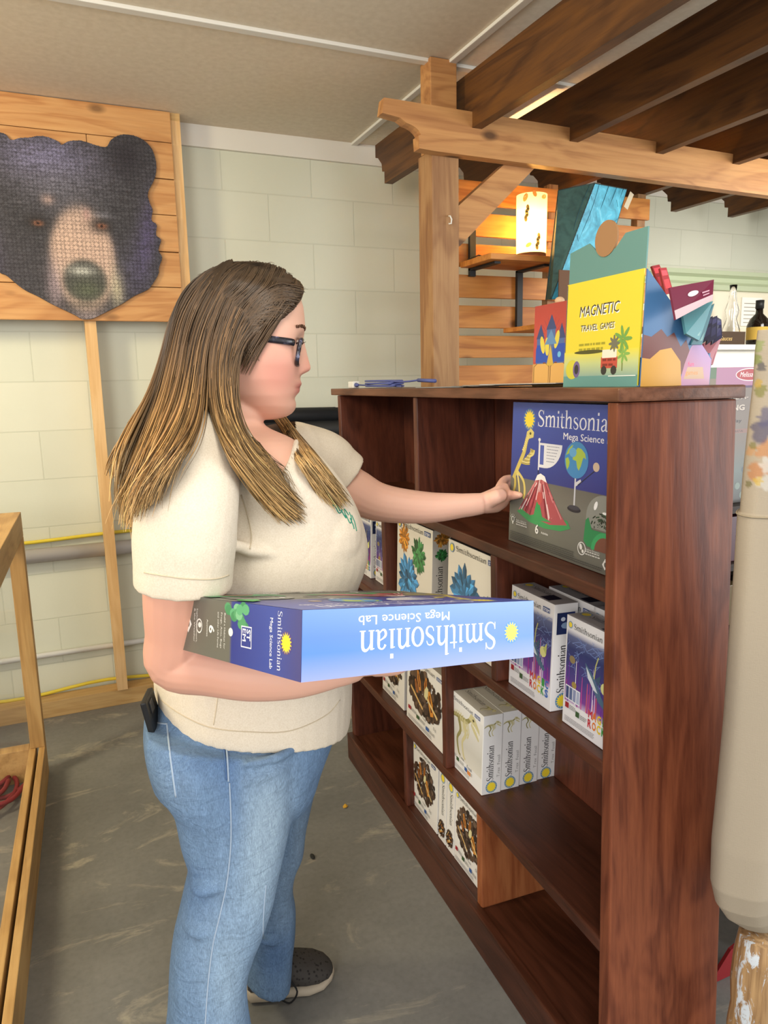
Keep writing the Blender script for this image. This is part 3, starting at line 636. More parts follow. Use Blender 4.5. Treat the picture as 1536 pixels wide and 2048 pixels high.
def rex(p, x, y, s, c='c9c296', d='8f8a58'):
    L = lambda pts, w_, cc=c: p.stroke([(x + a * s, y + b_ * s) for a, b_ in pts], [q * s * 1.35 for q in w_] if not np.isscalar(w_) else w_ * s * 1.35, cc, sub=4 if len(pts) > 2 else 0)
    L([(-.55, .2), (-.35, .32), (-.1, .34), (.12, .36), (.26, .46)], [.02, .06, .08, .07, .06], d)
    for k in range(9): L([(-.5 + k * .08, .24 + .1 * math.sin(k * .35)), (-.5 + k * .08, .34 + .1 * math.sin(k * .35))], .025)
    for k in range(7): L([(-.12 + k * .05, .36), (-.1 + k * .055, .2), (-.05 + k * .04, .1)], [.022, .02, .012])
    p.poly([(x + a * s, y + b_ * s) for a, b_ in ((.2, .46), (.28, .58), (.42, .56), (.6, .4), (.62, .32), (.45, .4), (.34, .42))], c)
    p.poly([(x + a * s, y + b_ * s) for a, b_ in ((.3, .42), (.44, .36), (.6, .22), (.58, .18), (.4, .28), (.3, .36))], c)
    for k in range(6): p.poly([(x + (.36 + k * .045) * s, y + (.42 - k * .022) * s), (x + (.385 + k * .045) * s, y + (.41 - k * .022) * s), (x + (.37 + k * .045) * s, y + (.36 - k * .022) * s)], 'f4f0da')
    p.ell(x + .38 * s, y + .49 * s, .035 * s, .025 * s, '4a4630', 10)
    for o in (-.18, .02): L([(o, .3), (o + .08, .1), (o - .04, -.1), (o + .03, -.34), (o + .1, -.37)], [.07, .06, .045, .04, .02], d if o < 0 else c)
    L([(.14, .22), (.2, .12), (.16, .06)], .025)
def title_bits(p, W, H, name, tags=True, stem=True):
    p.sun(W * .09, H * .925, W * .045); p.serif('Smithsonian', W * .16, H * .9, W * .56, '1f1f22', H * .05)
    if stem: p.rect(W * .76, H * .9, W * .15, H * .045, '2d4a86'); p.text('STEM', W * .77, H * .907, H * .04, 'ffffff', .01, width=W * .13)
    for k, (u, v, c) in enumerate(((.06, .16, '9c2430'), (.28, .13, '3c5a38'), (.52, .1, '3a5fa0'))):
        if not tags and k == 2: continue
        p.rect(W * u, H * (v - .0), W * .075, H * .05, c); p.micro(W * (u + .09), H * (v + .032), W * .13, 3, H * .009, '8a8a8a', k)
    p.micro(W * .06, H * .075, W * .6, 4, H * .008, 'a5a5a8', 9)
    if name: p.text(name, W * .46, H * .2, H * .05, '55555a', .0, skew=0)
def spine(p, L, T, kind):
    """p runs along the box height: x from the bottom up (or top down)"""
    p.sun(L * .09, T * .5, T * .3); p.serif('Smithsonian', L * .17, T * .42, L * .45, '1f1f22', T * .36)
    if kind == 'rex': q_ = Paint(p.mb, (p.F[0] + p.F[1] * L * .81 + p.F[2] * T * .55, -p.F[2], p.F[1], p.F[3]), p.z); rex(q_, 0, 0, T * .75); p.text('T.rex', L * .2, T * .08, T * .22, '8a8a8c'); p.text('Fossil', L * .36, T * .08, T * .22, '8a8a8c')
    if kind == 'rocks': p.vgrad(L * .72, T * .12, L * .2, T * .76, [(0, '2a3a78'), (1, '18244c')]); p.ell(L * .8, T * .5, L * .03, T * .2, '7f9ac0', 8); p.ell(L * .86, T * .62, L * .02, T * .1, 'c9d4e8', 8)
    if kind == 'crystal': crystals(p, L * .9, T * .5, T * .42, 'c98a3c', 3); crystals(p, L * .74, T * .5, T * .36, '3c8a4c', 4)
def science_box(kind, W, H, T, F, seed=0):
    """cover = +n of F at z=0, x right 0..W, y up 0..H, depth -T"""
    b = MB(); base = {'rex': 'e4e5e8', 'rocks': 'e6e6ea', 'dirt': 'e6e4e2', 'crystal': 'dedad2'}[kind]
    b.fbox(F, (0, 0, -T), (W, H, 0), .0012, col=lin(base))
    o, ex, ey, n = F; p = Paint(b, F, 3e-4)
    if kind == 'rocks':
        p.vgrad(W * .03, H * .22, W * .94, H * .66, [(0, 'c9b4d6'), (.1, '7a3f98'), (.35, '4a3f86'), (.75, '28356c'), (.92, '5b6690'), (1, 'e0e0e8')])
        q = random.Random(seed)
        for k in range(26):
            pts = [(W * q.uniform(.05, .9), H * q.uniform(.5, .82))]
            for j in range(4): pts.append((min(W * .96, max(W * .04, pts[-1][0] + W * q.uniform(-.12, .14))), min(H * .86, max(H * .45, pts[-1][1] + H * q.uniform(-.06, .06)))))
            p.stroke(pts, W * .008, '6f86bc')
        for k in range(34):
            x = W * q.uniform(.04, .94); w_ = W * q.uniform(.008, .022); h_ = H * q.uniform(.1, .42)
            p.poly([(x, H * .22), (x + w_, H * .22), (x + w_ * .8, H * .22 + h_), (x + w_ * .3, H * .22 + h_ * 1.03)], q.choice(['c84f98', '8a3fb0', 'f0e8f0', 'e0d0e8', '6a2f9c', 'd86a50', 'b03a8c', 'c9c0e0']))
        p.poly([(W * a, H * c_) for a, c_ in ((.42, .66), (.5, .62), (.62, .56), (.75, .44), (.86, .36), (.82, .34), (.7, .38), (.6, .46), (.48, .54), (.44, .6))], '4c6a86')
        p.poly([(W * a, H * c_) for a, c_ in ((.44, .63), (.56, .55), (.68, .45), (.6, .46), (.48, .54))], 'cfd8e0'); p.poly([(W * a, H * c_) for a, c_ in ((.62, .56), (.72, .62), (.7, .52))], '3c566e')
        p.stroke([(W * .6, H * .56), (W * .62, H * .68), (W * .66, H * .76)], W * .02, 'b8b878'); p.ell(W * .16, H * .62, W * .06, H * .035, '8a7a58'); p.ell(W * .22, H * .4, W * .05, H * .03, 'a08a4a'); p.ell(W * .8, H * .52, W * .07, H * .05, 'd8d890'); p.poly([(W * .8, H * .55), (W * .88, H * .62), (W * .87, H * .5)], 'b8c070')
        p.rect(W * .05, H * .24, W * .3, H * .13, 'e8eaf0')
        for k in range(4): p.rect(W * (.06 + .073 * k), H * .25, W * .06, H * .11, ['3c4a7a', '5a6a94', '8a94b8', 'aab4d0'][k])
        p.z += 2e-5
        for row, wd, yy in ((0, 'MAGIC', .2), (1, 'ROCKS', .115)):
            for k, ch in enumerate(wd): p.text(ch, W * (.52 + .088 * k), H * yy, H * .1, ['c02838', 'e07a28', 'e8c830', '3c9a4c', '3a6ac0'][k], .03, width=W * .075)
        title_bits(p, W, H, '', False)
    elif kind == 'rex':
        p.vgrad(W * .02, H * .2, W * .96, H * .68, [(0, 'd8d6d0'), (.3, 'c9c8c4'), (1, 'dfe0e2')]); rex(p, W * .45, H * .5, W * .74); title_bits(p, W, H, ''); p.text('T.rex', W * .36, H * .2, H * .06, '6a6a6e'); p.text('Fossil', W * .58, H * .16, H * .06, '6a6a6e'); p.rect(W * .6, H * .09, W * .09, H * .05, 'd88a4a')
    elif kind == 'dirt':
        dirt(p, W * .48, H * .55, W * .42, H * .3, seed); title_bits(p, W, H, ''); p.text('Dig', W * .7, H * .2, H * .055, '77777a'); p.text('Fossil', W * .44, H * .2, H * .05, '77777a')
    else:
        if seed > 15: crystals(p, W * .84, H * .5, W * .15, '3c7a48', seed + 1); crystals(p, W * .36, H * .5, W * .31, '3f7fb4', seed + 2); crystals(p, W * .2, H * .16, W * .14, 'd08a34', seed)
        else: crystals(p, W * .22, H * .78, W * .17, 'd08a34', seed); crystals(p, W * .64, H * .66, W * .21, '3c7a48', seed + 1); crystals(p, W * .36, H * .33, W * .31, '3f7fb4', seed + 2)
        p.sun(W * .09, H * .93, W * .045); p.serif('Smithsonian', W * .17, H * .915, W * .6, '2a2623', H * .05); p.rect(W * .8, H * .915, W * .15, H * .05, '2d4a86'); p.text('STEM', W * .81, H * .922, H * .045, 'ffffff', .01, width=W * .13)
    # spine on the x=W end reads upward, spine on the x=0 end reads downward, title on the top
    spine(Paint(b, (o + ex * W - n * T, ey, n, ex), 3e-4), H, T, kind)
    spine(Paint(b, (o + ey * H - n * T, -ey, n, -ex), 3e-4), H, T, kind)
    if kind == 'dirt':
        q = Paint(b, (o + ey * H - n * T, -ey, n, -ex), 9e-4); dirt(q, H * .82, T * .5, H * .12, T * .42, 5)
    pt = Paint(b, (o + ey * H, ex, -n, ey), 3e-4)
    pt.rect(0, 0, W, T, {'rex': 'b4b1ac', 'rocks': 'aeaab0', 'dirt': 'b0aaa4', 'crystal': '4a484c'}[kind]); pt.sun(W * .1, T * .6, T * .22); pt.serif('Smithsonian', W * .2, T * .5, W * .5, '2a2a2c', T * .3)
    if kind == 'rocks': pt.rect(W * .62, T * .1, W * .2, T * .6, '26263a')
    if kind == 'rex': rex(pt, W * .82, T * .45, T * .7)
    return b
def mega_box(W, H, T, F):
    b = MB(); b.fbox(F, (0, 0, -T), (W, H, 0), .0014, col=lin('3c4aa0')); o, ex, ey, n = F; p = Paint(b, F, 3e-4)
    p.vgrad(0, 0, W, H, [(0, '6a6a62'), (.34, '77776e'), (.47, '66665f'), (.475, '2a3684'), (.7, '33439c'), (1, '3f55ac')])
    S = W
    p.sun(W * .17, H * .885, W * .058, '4a74b0'); p.serif('Smithsonian', W * .25, H * .845, W * .64, 'e6e8f2', H * .11); p.text('Mega Science Lab', W * .48, H * .775, H * .062, 'f0f0f6', .012, width=W * .42)
    # dinosaur skeleton
    D = lambda pts, w_, c: p.stroke([(W * a, H * k) for a, k in pts], W * w_, c, sub=4)
    D([(.03, .46), (.08, .56), (.13, .66), (.15, .74), (.17, .78)], .03, 'c9b860'); p.poly([(W * a, H * k) for a, k in ((.14, .74), (.15, .8), (.19, .825), (.22, .8), (.215, .765), (.18, .755))], 'd6c878'); p.ell(W * .185, H * .79, W * .01, H * .01, '4a4a28', 8)
    for k in range(9): D([(.1 + .012 * k, .58 + .018 * k * .6), (.15 + .01 * k, .575 + .012 * k), (.19, .58 + .013 * k)], .008, 'd8cc80' if k % 2 else 'b0a04c')
    for k in range(8): D([(.13 + .006 * k, .66 + .014 * k), (.12 + .006 * k, .675 + .014 * k), (.11 + .007 * k, .67 + .014 * k)], .008, 'e0d488')
    D([(.06, .52), (.13, .46), (.15, .39), (.14, .33)], .018, 'cfc070'); D([(.04, .5), (.05, .42), (.03, .34)], .02, 'c0b05c'); D([(.07, .5), (.09, .42), (.1, .34)], .014, 'd8cc80'); D([(.18, .63), (.22, .65), (.23, .68)], .012, 'd8cc80')
    # sextant
    p.stroke([(W * .275, H * .55), (W * .275, H * .755)], W * .01, 'e4e6ee'); p.ell(W * .275, H * .755, W * .012, H * .012, 'e4e6ee', 8)
    p.poly([(W * .275, H * .735), (W * .48, H * .735)] + [(W * (.33 + .15 * math.cos(a)), H * (.735 - .165 * math.sin(a))) for a in np.linspace(.1, 1.57, 9)] + [(W * .275, H * .57)], 'dfe1ea')
    p.rect(W * .285, H * .59, W * .035, H * .13, '4a5cb0'); 
    for k in range(6): p.micro(W * .345, H * (.715 - k * .02), W * (.11 - .008 * k), 1, H * .007, '8a90a8', k)
    p.stroke([(W * .275, H * .55), (W * .275, H * .51)], W * .008, '20264a')
    # globe on a stand
    p.stroke([(W * .6, H * .33), (W * .6, H * .55)], W * .012, 'c9ccd4'); p.stroke([(W * .6, H * .5), (W * .645, H * .53)], W * .018, 'd4d6dc'); p.stroke([(W * .62, H * .5), (W * .75, H * .61)], W * .005, '1f2440'); p.ell(W * .755, H * .63, W * .024, H * .028, 'cfb8a0'); p.ell(W * .6, H * .345, W * .055, H * .02, '2a2c34'); p.ell(W * .6, H * .355, W * .045, H * .015, '3f424c')
    p.ell(W * .6, H * .655, W * .095, H * .115, '3f8ac4', 28); G = lambda pts, c='a9c24a': p.poly([(W * (.6 + a * .095), H * (.655 + k * .115)) for a, k in pts], c)
    G([(-.1, .5), (.1, .68), (.4, .62), (.7, .4), (.8, .1), (.6, .2), (.5, .0), (.4, -.3), (.25, -.55), (.1, -.4), (.0, -.05), (-.3, .0), (-.3, .3)]); G([(-.9, .2), (-.7, .55), (-.45, .75), (-.3, .8), (-.5, .5), (-.65, .3)]); G([(-.92, .0), (-.7, .1), (-.55, -.15), (-.6, -.4), (-.75, -.6), (-.85, -.35)]); p.ell(W * .57, H * .7, W * .03, H * .03, '62a8d8', 12)
    # volcano
    p.poly([(W * a, H * k) for a, k in ((.08, .23), (.12, .26), (.55, .26), (.58, .215), (.5, .18), (.35, .165), (.2, .18))], '3f9a5c')
    p.poly([(W * a, H * k) for a, k in ((.14, .25), (.2, .36), (.25, .48), (.28, .515), (.33, .515), (.36, .48), (.42, .38), (.5, .28), (.55, .23), (.4, .2), (.25, .215))], 'b0555c')
    q = random.Random(5)
    for k in range(40):
        a = q.uniform(-1, 1); t0, t1 = sorted((q.uniform(0, 1), q.uniform(0, 1))); X_ = lambda t: W * (.305 + a * (.03 + .2 * t)); Y_ = lambda t: H * (.5 - .27 * t)
        p.stroke([(X_(t0), Y_(t0)), (X_(t1), Y_(t1))], W * .008, q.choice(['e6c8cc', '8a3a44', 'd08a8c', 'c0606a', 'f0e4e4', '7a3038']))
    p.poly([(W * a, H * k) for a, k in ((.25, .475), (.27, .515), (.3, .53), (.34, .515), (.36, .475), (.31, .49))], 'f0ecec'); p.poly([(W * a, H * k) for a, k in ((.25, .24), (.27, .32), (.29, .36), (.31, .3), (.33, .24), (.42, .22), (.28, .205), (.2, .22))], '3f9a5c'); p.ell(W * .3, H * .36, W * .025, H * .045, 'c05a58')
    # green dome
    p.poly([(W * (.83 + .13 * math.cos(a)), H * (.33 + .14 * math.sin(a))) for a in np.linspace(0, math.pi, 18)] + [(W * .7, H * .26), (W * .96, H * .26)], '8c8f88')
    for k in range(60): a, d = q.uniform(0, 3.14), q.uniform(.1, .9); p.stroke([(W * (.83 + .11 * d * math.cos(a)), H * (.27 + .1 * d * math.sin(a))), (W * (.83 + .11 * d * math.cos(a + .3)), H * (.28 + .1 * d * math.sin(a + .4)))], W * .006, q.choice(['24382a', '1c2a20', '33503a']))
    p.ell(W * .77, H * .4, W * .012, H * .03, 'f2f4f4', 10, -.4); p.ell(W * .84, H * .365, W * .02, H * .008, 'f2f4f4', 10)
    p.poly([(W * a, H * k) for a, k in ((.7, .3), (.72, .32), (.75, .25), (.99, .25), (.99, .13), (.72, .14), (.69, .17))], '2f8a54'); p.poly([(W * (.85 + .1 * math.cos(a)), H * (.13 + .12 * math.sin(a))) for a in np.linspace(0, math.pi, 12)], '3aa465'); p.poly([(W * (.85 + .075 * math.cos(a)), H * (.13 + .09 * math.sin(a))) for a in np.linspace(0, math.pi, 12)], '7a4a3c'); p.poly([(W * a, H * k) for a, k in ((.9, .46), (.92, .54), (.97, .58), (.99, .5), (.97, .44))], '3aa84e')
    # bottom strip
    for x, y, a, c in ((.03, .16, 'Build a Habitat for', 0), (.66, .115, 'Explore Dinosaurs,', 0), (.86, .075, 'Collectable STEM', 0)):
        p.text(a, W * (x + .05), H * y, H * .018, 'dcdcd8'); p.micro(W * (x + .05), H * (y - .012), W * .11, 2, H * .01, 'd0d0cc', 3)
    p.text('6', W * .27, H * .115, H * .09, 'f0f0ee', .02); p.text('Activities', W * .33, H * .125, H * .022, 'f0f0ee', .01)
    p.ell(W * .045, H * .165, W * .016, H * .022, 'e6e6e2', 14); p.ell(W * .045, H * .165, W * .011, H * .016, '6a6a62', 12); p.rect(W * .04, H * .13, W * .01, H * .014, 'e6e6e2')
    for k in range(5): a = .5 + k * .54; p.stroke([(W * (.045 + .021 * math.cos(a)), H * (.165 + .029 * math.sin(a))), (W * (.045 + .028 * math.cos(a)), H * (.165 + .038 * math.sin(a)))], W * .004, 'e6e6e2')
    p.ell(W * .68, H * .115, W * .032, H * .042, 'e6e6e2'); p.ell(W * .68, H * .115, W * .027, H * .036, '6a6a62'); p.ell(W * .673, H * .125, W * .011, H * .02, 'e6e6e2', 9, .4); p.ell(W * .69, H * .1, W * .009, H * .012, 'e6e6e2', 7)
    p.poly([(W * .86, H * .1), (W * .89, H * .06), (W * .86, H * .03), (W * .84, H * .06)], 'e6e6e2'); p.ell(W * .865, H * .063, W * .012, H * .016, '6a6a62', 10)
    p.micro(W * .02, H * .07, W * .6, 5, H * .008, '4c4c48', 8); p.micro(W * .5, H * .03, W * .34, 2, H * .008, '4c4c48', 18)
    # title panel on the top edge; window glare is mixed into its pale blues
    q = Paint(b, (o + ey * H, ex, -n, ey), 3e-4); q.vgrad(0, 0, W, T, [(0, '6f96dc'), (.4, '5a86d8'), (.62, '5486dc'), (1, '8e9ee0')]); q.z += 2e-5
    q.sun(W * .12, T * .53, W * .04, '3f86d8'); q.serif('Smithsonian', W * .2, T * .34, W * .6, 'ffffff', T * .46); q.text('Mega Science Lab', W * .42, T * .12, T * .2, 'ffffff', .01, width=W * .38)
    # side panel at x = W (text reads from the top down when the box stands)
    q = Paint(b, (o + ex * W + ey * 0, -n, ey, ex), 3e-4); q.vgrad(0, 0, T, H, [(0, '5f6058'), (.46, '65665e'), (.48, '2c3a88'), (.8, '3c4e9c'), (1, '4a4a80')])
    for k in range(14): r_ = random.Random(k); q.ell(T * r_.uniform(.02, .4), H * r_.uniform(.42, .6), T * .09, H * .03, r_.choice(['3f8a5c', '5aa878', '78b88c', '4f9a68']), 9)
    q2 = q; q2.sun(T * .5, H * .9, T * .17, '5a4a80'); q2.serif('Smithsonian', T * .1, H * .905, T * .86, 'dfe2ee', T * .14) if False else None
    q3 = Paint(b, (o + ex * W + ey * H, -n, ey, ex), 5e-4)
    q3.serif('Smithsonian', T * .05, -H * .16, T * .88, 'dfe2ee', T * .13); q3.text('Mega Science Lab', T * .16, -H * .215, T * .13, 'e6e8f2', .01, width=T * .76)
    q3.rect(T * .36, -H * .44, T * .34, T * .36, 'dfe2ee'); q3.z += 2e-5; q3.rect(T * .38, -H * .44 + T * .02, T * .3, T * .32, '2f3f8c'); q3.text('ST', T * .4, -H * .44 + T * .2, T * .17, 'eef0f6', .02); q3.text('EM', T * .39, -H * .44 + T * .05, T * .17, 'eef0f6', .02)
    q3.ell(T * .5, -H * .53, T * .07, H * .02, 'e6e6e2', 12); q3.text('6', T * .44, -H * .73, T * .3, 'eeeeea', .02); q3.text('Activities', T * .36, -H * .755, T * .08, 'e6e6e2'); q3.ell(T * .5, -H * .83, T * .13, T * .13, 'e6e6e2'); q3.ell(T * .5, -H * .83, T * .105, T * .105, '63645c'); q3.ell(T * .48, -H * .825, T * .05, T * .07, 'e6e6e2', 9)
    q3.poly([(T * .5, -H * .91), (T * .66, -H * .945), (T * .5, -H * .98), (T * .34, -H * .945)], 'e6e6e2'); q3.ell(T * .5, -H * .945, T * .06, T * .06, '63645c', 10)
    for k, yy in enumerate((.59, .62, .65, .86, .885)): q3.text(['Build a Habitat for', 'Frogs, Ants, Bugs', 'and other Life Forms', 'Explore Dinosaurs,', '& the Weather'][k], T * .2, -H * yy, T * .085, 'dcdcd8', width=T * .6)
    return b

# ------------------------------------------------------------------ bookcase frame of reference
BU = nrm([-.05, -1, 0]); BV = nrm([1, -.05, 0]); BO = np.array([.93, 2.45, 0.])
def bcw(u, v, w): return BO + BU * (u + np.interp(u, [0, .5, 1.5], [-.14, -.092, -.065]) * w) + BV * v + np.array([.03, 0, 1.]) * w
def bookcase():
    t = thing('bookcase', 'dark stained wooden bookcase with staggered dividers full of science kits', 'bookcase', bcw(.75, .14, 0))
    def board(n, lo, hi, m, bev=.004): b = MB(); b.box(lo, hi, bcw, bev); b.build(n, m, t)
    D = .275
    board('side_panel', (-.035, 0, 0), (-.005, D, 1.408), BC_Z); board('side_panel', (1.495, 0, 0), (1.525, D, 1.408), BC_SIDE)
    b = MB(); b.box((-.1, -.006, 1.409), (1.535, D + .012, 1.434), bcw, .004); b.build('top_board', BC_TOP, t)
    for z1 in (1.066, .732, .371): board('shelf_board', (-.005, .002, z1 - .027), (1.495, D - .012, z1), BC_Y)
    board('shelf_board', (-.005, .0, .07), (1.495, D - .012, .095), BC_Y)
    board('plinth', (-.04, -.02, 0), (1.495, .006, .1), BC_Y); board('back_panel', (-.005, D - .012, 0), (1.495, D, 1.408), BC_Z, 0)
    for u0, z0, z1, m in ((.627, 1.066, 1.409, BC_Z), (.35, .732, 1.039, BC_Z), (1.069, .732, 1.039, BC_Z), (.786, .371, .705, BC_Z), (.486, .095, .344, BC_Z), (.986, .095, .344, BC_RAW)):
        board('divider', (u0, .004, z0), (u0 + .026, D - .012, z1), m)
bookcase()
def bcF(u, v, w): return (bcw(u, v, w), BU, nrm([.03, .0, 1.0]), np.cross(BU, nrm([.03, 0, 1.])))
def kit(kind, u, v, w, W, H, T, label, group, seed=0, name='science_kit_box'):
    b = science_box(kind, W, H, T, bcF(u, v, w + .0012), seed)
    o = b.build(name, PRINT, label=label, category='box')
    if group: o['group'] = group
    return o
G1 = 'boxed science kits on the bookcase'
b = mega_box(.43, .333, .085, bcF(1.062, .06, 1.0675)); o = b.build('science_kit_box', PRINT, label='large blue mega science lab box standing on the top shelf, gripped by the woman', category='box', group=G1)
kit('rocks', -.002, .05, .732, .125, .235, .05, 'white and purple rock kit box at the far end of the second shelf', G1, 1)
kit('rocks', .137, .06, .732, .19, .23, .06, 'white and purple rock kit box beside the far left divider of the second shelf', G1, 2)
kit('crystal', .392, .035, .732, .276, .288, .06, 'tall cream box with crystals standing beside the left divider of the second shelf', G1, 11)
kit('crystal', .752, .04, .732, .29, .283, .06, 'cream crystal box with a dark top left of the second shelf right divider', G1, 21)
kit('rocks', 1.108, .03, .732, .176, .243, .06, 'purple rock kit box with white spine in front of the second shelf right divider', G1, 3)
kit('rocks', 1.155, .1, .732, .176, .243, .06, 'grey topped rock kit box tucked behind the purple rock kit box', G1, 4)
kit('rocks', 1.325, .03, .732, .166, .236, .06, 'rock kit box with a large shark at the near end of the second shelf', G1, 5)
kit('rocks', 1.32, .1, .732, .166, .243, .06, 'rock kit box hidden behind the large shark rock kit box', G1, 6)
kit('dirt', .235, .035, .371, .2, .235, .05, 'white dig kit box far left on the third shelf', G1, 31)
kit('dirt', .462, .03, .371, .3, .235, .06, 'dig kit box with earth and amber left of the third shelf divider', G1, 32)
rx = kit('rex', .765, .03, .371, .205, .222, .057, 'front dinosaur fossil box of the four lined up on the third shelf', G1)
for k, lb in ((1, 'second dinosaur fossil box from the front on the third shelf'), (2, 'third dinosaur fossil box from the front on the third shelf'), (3, 'rearmost dinosaur fossil box of the four on the third shelf')):
    dup(rx, -np.cross(BU, nrm([.03, 0, 1.])) * .059 * k + BU * (-.004 * k), lb)
kit('dirt', .494, .03, .095, .188, .222, .05, 'dig kit box with earth beside the left divider of the bottom shelf', G1, 33)
def sidekit(u, w, label, seed):    # stands with its spine to the front
    F0 = bcF(u, .03, w + .0012); n0 = F0[3]; F = (F0[0] + F0[1] * .0, -n0, F0[2], np.cross(-n0, F0[2]))
    b = science_box('dirt', .19, .222, .05, (F0[0] + F0[1] * .05 if False else F0[0] + F0[1] * .05, F[1], F[2], F[3]), seed)
    return b.build('science_kit_box', PRINT, label=label, category='box', group=G1)
sidekit(.69, .095, 'left of the two dig kit boxes shelved spine outward on the bottom shelf', 34)
sidekit(.744, .095, 'right of the two dig kit boxes shelved spine outward on the bottom shelf', 35)
kit('dirt', .798, .03, .095, .186, .222, .05, 'dig kit box facing out beside the pale divider of the bottom shelf', G1, 36)

# ------------------------------------------------------------------ on top of the bookcase
ZT = 1.4345
def plug():
    t = thing('power_cord', 'coiled blue power cord with white plug on the far bookcase top', 'cord', bcw(.1, .1, ZT))
    Wp = mat('white_plug', 'e8e8e6', .4); Bc = mat('blue_cord', '5560a0', .5)
    c = bcw(.02, .05, ZT + .012)
    b = MB(); b.fbox((c, BU, BV, np.array([0, 0, 1.])), (-.03, -.014, -.012), (.03, .014, .014), .005); b.build('plug_body', Wp, t)
    b = MB()
    for d in (-.006, .006): b.fbox((c, BU, BV, np.array([0, 0, 1.])), (-.052, d - .001, -.001), (-.03, d + .001, .006))
    b.build('plug_pin', mat('steel_pin', 'b8b8b8', .3, metal=.8), t)
    b = MB(); b.tube([c + BU * .03, c + BU * .055], [.009, .004], 8); P = []
    for k in range(80):
        a = k / 80 * 2 * math.pi * 5; P.append(bcw(.19 + .11 * math.cos(a) + .01 * math.sin(k), .1 + .05 * math.sin(a), ZT + .005 + .0045 * (k // 16) + .003 * math.sin(a * .5)))
    P = [c + BU * .05] + P + [bcw(.36, .1, ZT + .02), bcw(.42, .12, ZT + .024)]
    b.tube(cat(P, 3), .0032, 6); b.tube([bcw(.42, .12, ZT + .024), bcw(.5, .14, ZT + .02)], .006, 8); b.build('cord', Bc, t)
plug()
r = random.Random(3)
for k, (u, v, rot, cl, sz) in enumerate(((.72, .1, .3, '8f959a', (.2, .14)), (.86, .13, -.2, '6f6a66', (.22, .16)), (.99, .12, .1, '9a9088', (.24, .15)), (1.1, .1, .5, 'a8a29c', (.2, .14)))):
    c = bcw(u, v, ZT + .0008 + .0022 * k); F = (c, nrm(BU * math.cos(rot) + BV * math.sin(rot)), nrm(BV * math.cos(rot) - BU * math.sin(rot)), np.array([0, 0, 1.]))
    b = MB(); b.fbox(F, (-sz[0] / 2, -sz[1] / 2, 0), (sz[0] / 2, sz[1] / 2, .0016), col=lin(cl)); p = Paint(b, (c + F[3] * .0016, F[1], F[2], F[3])); p.rect(-sz[0] * .44, -sz[1] * .42, sz[0] * .88, sz[1] * .5, shade(cl, 1.25)); p.micro(-sz[0] * .4, sz[1] * .38, sz[0] * .7, 4, .006, shade(cl, .6), k)
    b.build('leaflet', PRINT, label=['blue grey leaflet nearest the cord on the bookcase top', 'dark leaflet second from the cord on the bookcase top', 'tan leaflet third from the cord on the bookcase top', 'pale leaflet beside the travel games display'][k], category='leaflet', group='leaflets on the bookcase top')
